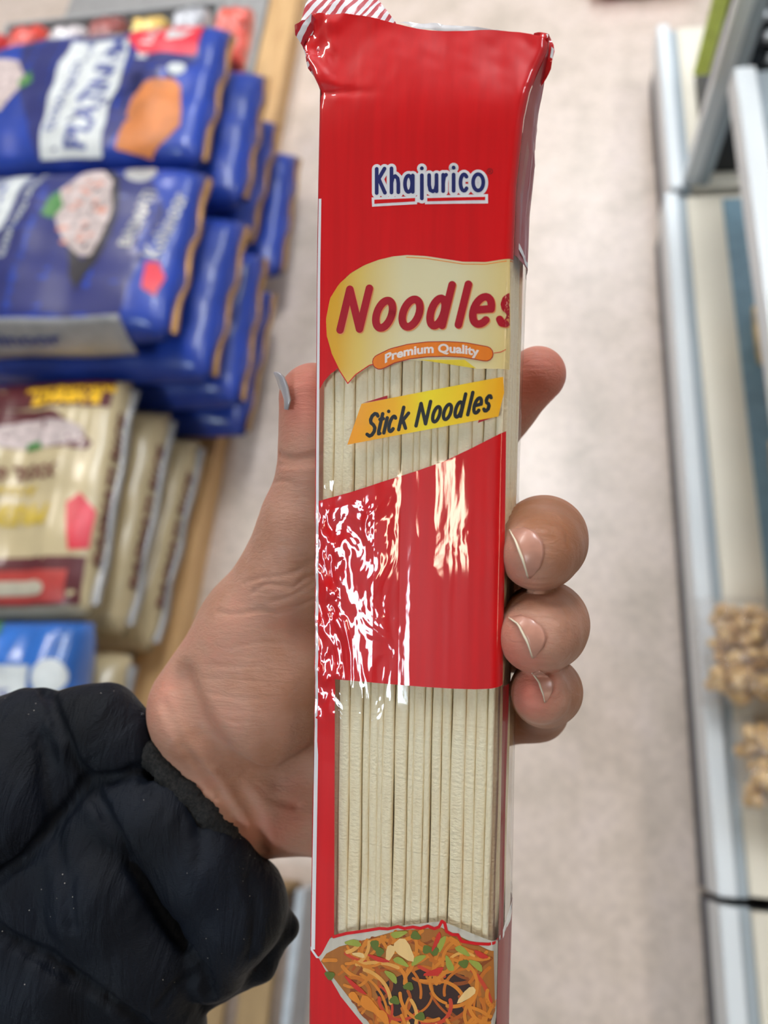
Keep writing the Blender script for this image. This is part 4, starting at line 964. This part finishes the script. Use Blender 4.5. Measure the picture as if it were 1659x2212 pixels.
# colourful packets at the far end of the left side
cols = [(.45, .03, .03), (.62, .06, .04), (.55, .5, .5), (.25, .06, .05), (.7, .45, .12), (.40, .40, .42), (.6, .08, .05)]
desc = ['dark red', 'bright red', 'pale silver', 'brown', 'golden', 'grey', 'scarlet']
def packet(nm, label, cat, loc, size, col, seed, rot=0, group=None):
    r = empty(nm, loc, (0, 0, rot)); tag(r, label, cat, group); me, ph = bag_mesh(*size, seed, 18); link('bag_body', me, flat(desc_name(label) + '_film', col, .3, .5, .4, nscale=30, namp=.5), r)
    bag_print('front_label', [rc(-.5, .55, -.45, .45)], flat(desc_name(label) + '_label', tuple(min(1, c * 1.2 + .12) for c in col), .4, nscale=40, namp=.5), r, *size, ph)
    return r
def desc_name(s): return '_'.join(s.split()[:2])
for k in range(7):
    packet('food_packet', '%s packet in the row beyond the blue rice bags, seen at the top edge' % desc[k], 'food packet', (-1.40 + .115 * k, 1.70 + .015 * (k % 2), .33), (.094, .19, .07), cols[k], 40 + k, .05 * (k % 2), 'packets beyond the blue rice bags')
box_obj_ = empty('storage_crate', (-1.06, 1.76, .071)); tag(box_obj_, 'grey crate beyond the blue rice bags holding the row of packets', 'crate')
mg = flat('grey_plastic', (.34, .34, .34), .5)
for nm, b_ in (('crate_wall', (-.38, .27, -.13, -.12, 0, .22)), ('crate_wall', (-.38, .27, .16, .17, 0, .22)), ('crate_wall', (.26, .27, -.13, .17, 0, .22)), ('crate_wall', (-.38, -.37, -.13, .17, 0, .22)), ('crate_base', (-.38, .27, -.13, .17, 0, .01))):
    box_obj(nm, b_, mg, box_obj_)
# brown slatted crate near the photographer's feet
r = empty('slatted_crate', (-.47, -.44, 0)); tag(r, 'brown slatted wooden crate on the floor below the sleeve', 'crate')
mb = wood_mat('brown_wood', (.22, .13, .05), (.38, .25, .11))
for k in range(4): box_obj('slat', (-.19 + .078 * k, -.19 + .078 * k + .056, -.27, .27, .10, .115), mb, r)
box_obj('crate_side', (-.19, .10, -.27, -.255, 0, .0995), mb, r); box_obj('crate_side', (-.19, .10, .255, .27, 0, .0995), mb, r)
box_obj('metal_edge', (.122, .138, -.27, .27, 0, .12), flat('grey_metal', (.36, .38, .40), .4), r)
# small gold wrapper sticking out of the far stack
# ------------------------------------------------------------------ shelving on the right
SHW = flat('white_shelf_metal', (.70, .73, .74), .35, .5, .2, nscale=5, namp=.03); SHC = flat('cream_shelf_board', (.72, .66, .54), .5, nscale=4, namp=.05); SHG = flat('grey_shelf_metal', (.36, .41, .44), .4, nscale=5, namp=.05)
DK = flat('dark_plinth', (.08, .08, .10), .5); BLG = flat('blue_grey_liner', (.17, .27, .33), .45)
def shelf_unit(x0, y0, y1, z, label, lip=SHW, board=SHC):
    r = empty('shelf_unit', (x0, (y0 + y1) / 2, 0)); tag(r, label, 'shelf'); l = (y1 - y0) / 2
    box_obj('plinth', (.012, .55, -l, l, 0, z - .045), DK, r)
    box_obj('front_lip', (.0, .028, -l, l, z - .06, z + .012), lip, r, .004)
    box_obj('channel', (.029, .048, -l, l, z - .03, z - .006), SHG, r)
    box_obj('shelf_board', (.049, .55, -l + .004, l - .004, z - .025, z), board, r)
    return r
shelf_unit(.322, -1.2, -.118, .16, 'nearest white low shelf unit at the lower right')
shelf_unit(.322, -.106, 1.29, .16, 'long white low shelf unit with a cream board in the middle of the right side')
shelf_unit(.335, 1.305, 1.84, .16, 'farthest white low shelf unit at the upper right')
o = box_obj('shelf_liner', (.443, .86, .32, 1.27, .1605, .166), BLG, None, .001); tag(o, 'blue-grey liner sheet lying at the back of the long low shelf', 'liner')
r = empty('shelf_upright', (.395, 1.315, .162)); tag(r, 'grey upright post rising from the low shelves at the upper right', 'post')
box_obj('post', (-.030, .0, -.0, .03, .0, 1.0), SHW, r); box_obj('post_shaded_side', (.001, .024, -.0, .03, .0, 1.0), SHG, r)  # white piece is the lit face; the grey one paints the shade of the other
o = box_obj('price_strip', (.302, .328, 1.225, 1.231, .50, 1.0), flat('lime_green_plastic', (.66, .78, .14), .4), None, .001); tag(o, 'lime green plastic strip hanging beside the grey upright post', 'strip')
# raised shelf with its white front lip
r = empty('raised_shelf', (.392, .88, .50)); tag(r, 'raised white shelf with a pale front edge at the upper right', 'shelf')
box_obj('front_lip', (-.02, .016, -.60, .36, -.045, .0), SHW, r, .004); box_obj('shelf_board', (.018, .42, -.60, .36, -.03, -.012), SHG, r); 
# dark crate of bottles under it, bottle tops up
r = empty('bottle_crate', (.582, 1.50, .162)); tag(r, 'black crate standing on the farthest low shelf', 'crate'); mk = flat('black_plastic', (.018, .019, .022), .45)
for b_ in ((-.17, .17, -.15, -.14, 0, .2), (-.17, .17, .14, .15, 0, .2), (-.17, -.16, -.14, .14, 0, .2), (.16, .17, -.14, .14, 0, .2), (-.17, .17, -.15, .15, 0, .01)): box_obj('crate_wall', b_, mk, r)
bt = empty('bottle', (.446, 1.385, .175)); prof = [(0, 0), (.022, 0), (.023, .01), (.023, .11), (.018, .13), (.010, .15), (.010, .17), (0, .17)]
def lathe(prof, n=16):
    vs = [(p[0] * math.cos(2 * math.pi * i / n), p[0] * math.sin(2 * math.pi * i / n), p[1]) for p in prof for i in range(n)]; return mesh_pd('lathe', vs, [(j * n + i, j * n + (i + 1) % n, (j + 1) * n + (i + 1) % n, (j + 1) * n + i) for j in range(len(prof) - 1) for i in range(n)])
link('bottle_body', lathe(prof), flat('dark_glass', (.03, .035, .04), .15, .6), bt); cp = link('cap', lathe([(0, .181), (.013, .18), (.014, .17), (.014, .158), (.011, .158)]), flat('grey_cap', (.30, .31, .32), .3, metal=.5), bt)
bl_label = 'dark bottle with a grey cap standing in the black crate'; tag(bt, bl_label, 'bottle', 'bottles in the black crate')
for j in range(4):
    for i in range(5):
        if i == j == 0: continue
        c = copy_tree(bt); c.location = (.446 + .062 * i, 1.385 + .066 * j, .175)
# packages on the raised shelf: speckled reds and whites
for k in range(6):
    cc = [(.35, .34, .36), (.45, .04, .06), (.30, .29, .33), (.30, .03, .05), (.50, .48, .50), (.06, .06, .08)][k]; nm = ['grey', 'crimson', 'slate', 'dark red', 'pale grey', 'black'][k]
    packet('snack_packet', '%s packet, number %s along the raised shelf from the near end' % (nm, ['one', 'two', 'three', 'four', 'five', 'six'][k]), 'snack packet', (.50, .62 + .118 * k, .53), (.13, .115, .07), cc, 60 + k, 0, 'packets on the raised shelf')
# ochre packets at the right edge of the low shelf
for k, (yy, cc, nm) in enumerate([(.88, (.50, .33, .10), 'ochre'), (.74, (.42, .20, .08), 'brown'), (.585, (.50, .36, .20), 'tan'), (.435, (.55, .24, .12), 'rust')]):
    packet('food_packet', '%s packet at the right edge of the long low shelf' % nm, 'food packet', (.545 + .01 * (k % 2), yy, .215), (.18, .13, .09), cc, 80 + k, 0, 'packets on the long low shelf')
# clear bags of puffed snacks
def snack_mat():
    t = NT('golden_snack'); n = t.noise(t.coords(), 40, 4); t.c(t.ramp(n, [(.3, (.55, .31, .10)), (.7, (.85, .60, .28))]), t.bsdf.inputs['Base Color']); t.set(t.bsdf, Roughness=.6); return t.m
msn = snack_mat()
def cf():
    t = NT('clear_bag_film'); tr = t.add('ShaderNodeBsdfTransparent'); gl = t.add('ShaderNodeBsdfGlossy'); gl.inputs['Roughness'].default_value = .08; b = t.bump(t.noise(t.coords(), 45, 5, .6, 1.0), 1.0, .012); t.c(b, gl.inputs['Normal'])
    mx = t.add('ShaderNodeMixShader'); mx.inputs[0].default_value = .16; t.c(tr.outputs[0], mx.inputs[1]); t.c(gl.outputs[0], mx.inputs[2]); t.c(mx.outputs[0], t.out.inputs[0]); return t.m
mcf = cf()
for k, (x, y, z, L, Wd, lab) in enumerate([(.432, .255, .229, .27, .18, 'upper clear bag of golden puffed snacks on the right shelf'), (.450, .085, .229, .22, .14, 'lower clear bag of golden puffed snacks on the right shelf')]):
    r = empty('snack_bag', (x, y, z)); tag(r, lab, 'snack bag'); me, ph = bag_mesh(L, Wd, .12, 90 + k); link('clear_film', me, mcf, r)
    rr = random.Random(k); bm = bmesh.new()
    for i in range(300):
        u, v = rr.uniform(-.82, .82), rr.uniform(-.82, .82); p = bag_pt(u, v, L, Wd, .12, ph, 1); q = bmesh.ops.create_icosphere(bm, subdivisions=1, radius=1.0); sx = [rr.uniform(.009, .015) for _ in range(3)]; hz = p[2] * rr.uniform(-.7, .78)
        for vtx in q['verts']: vtx.co = Vector((p[0] * .94 + vtx.co.x * sx[0], p[1] * .94 + vtx.co.y * sx[1], hz + vtx.co.z * sx[2]))
    o = bm_obj('puffed_snacks', bm, msn, r, True); o['kind'] = 'stuff'
# red thing at the far end of the aisle
packet('floor_packet', 'red packet lying far up the aisle at the top edge', 'packet', (.35, 2.27, .05), (.30, .16, .07), (.50, .02, .03), 95)
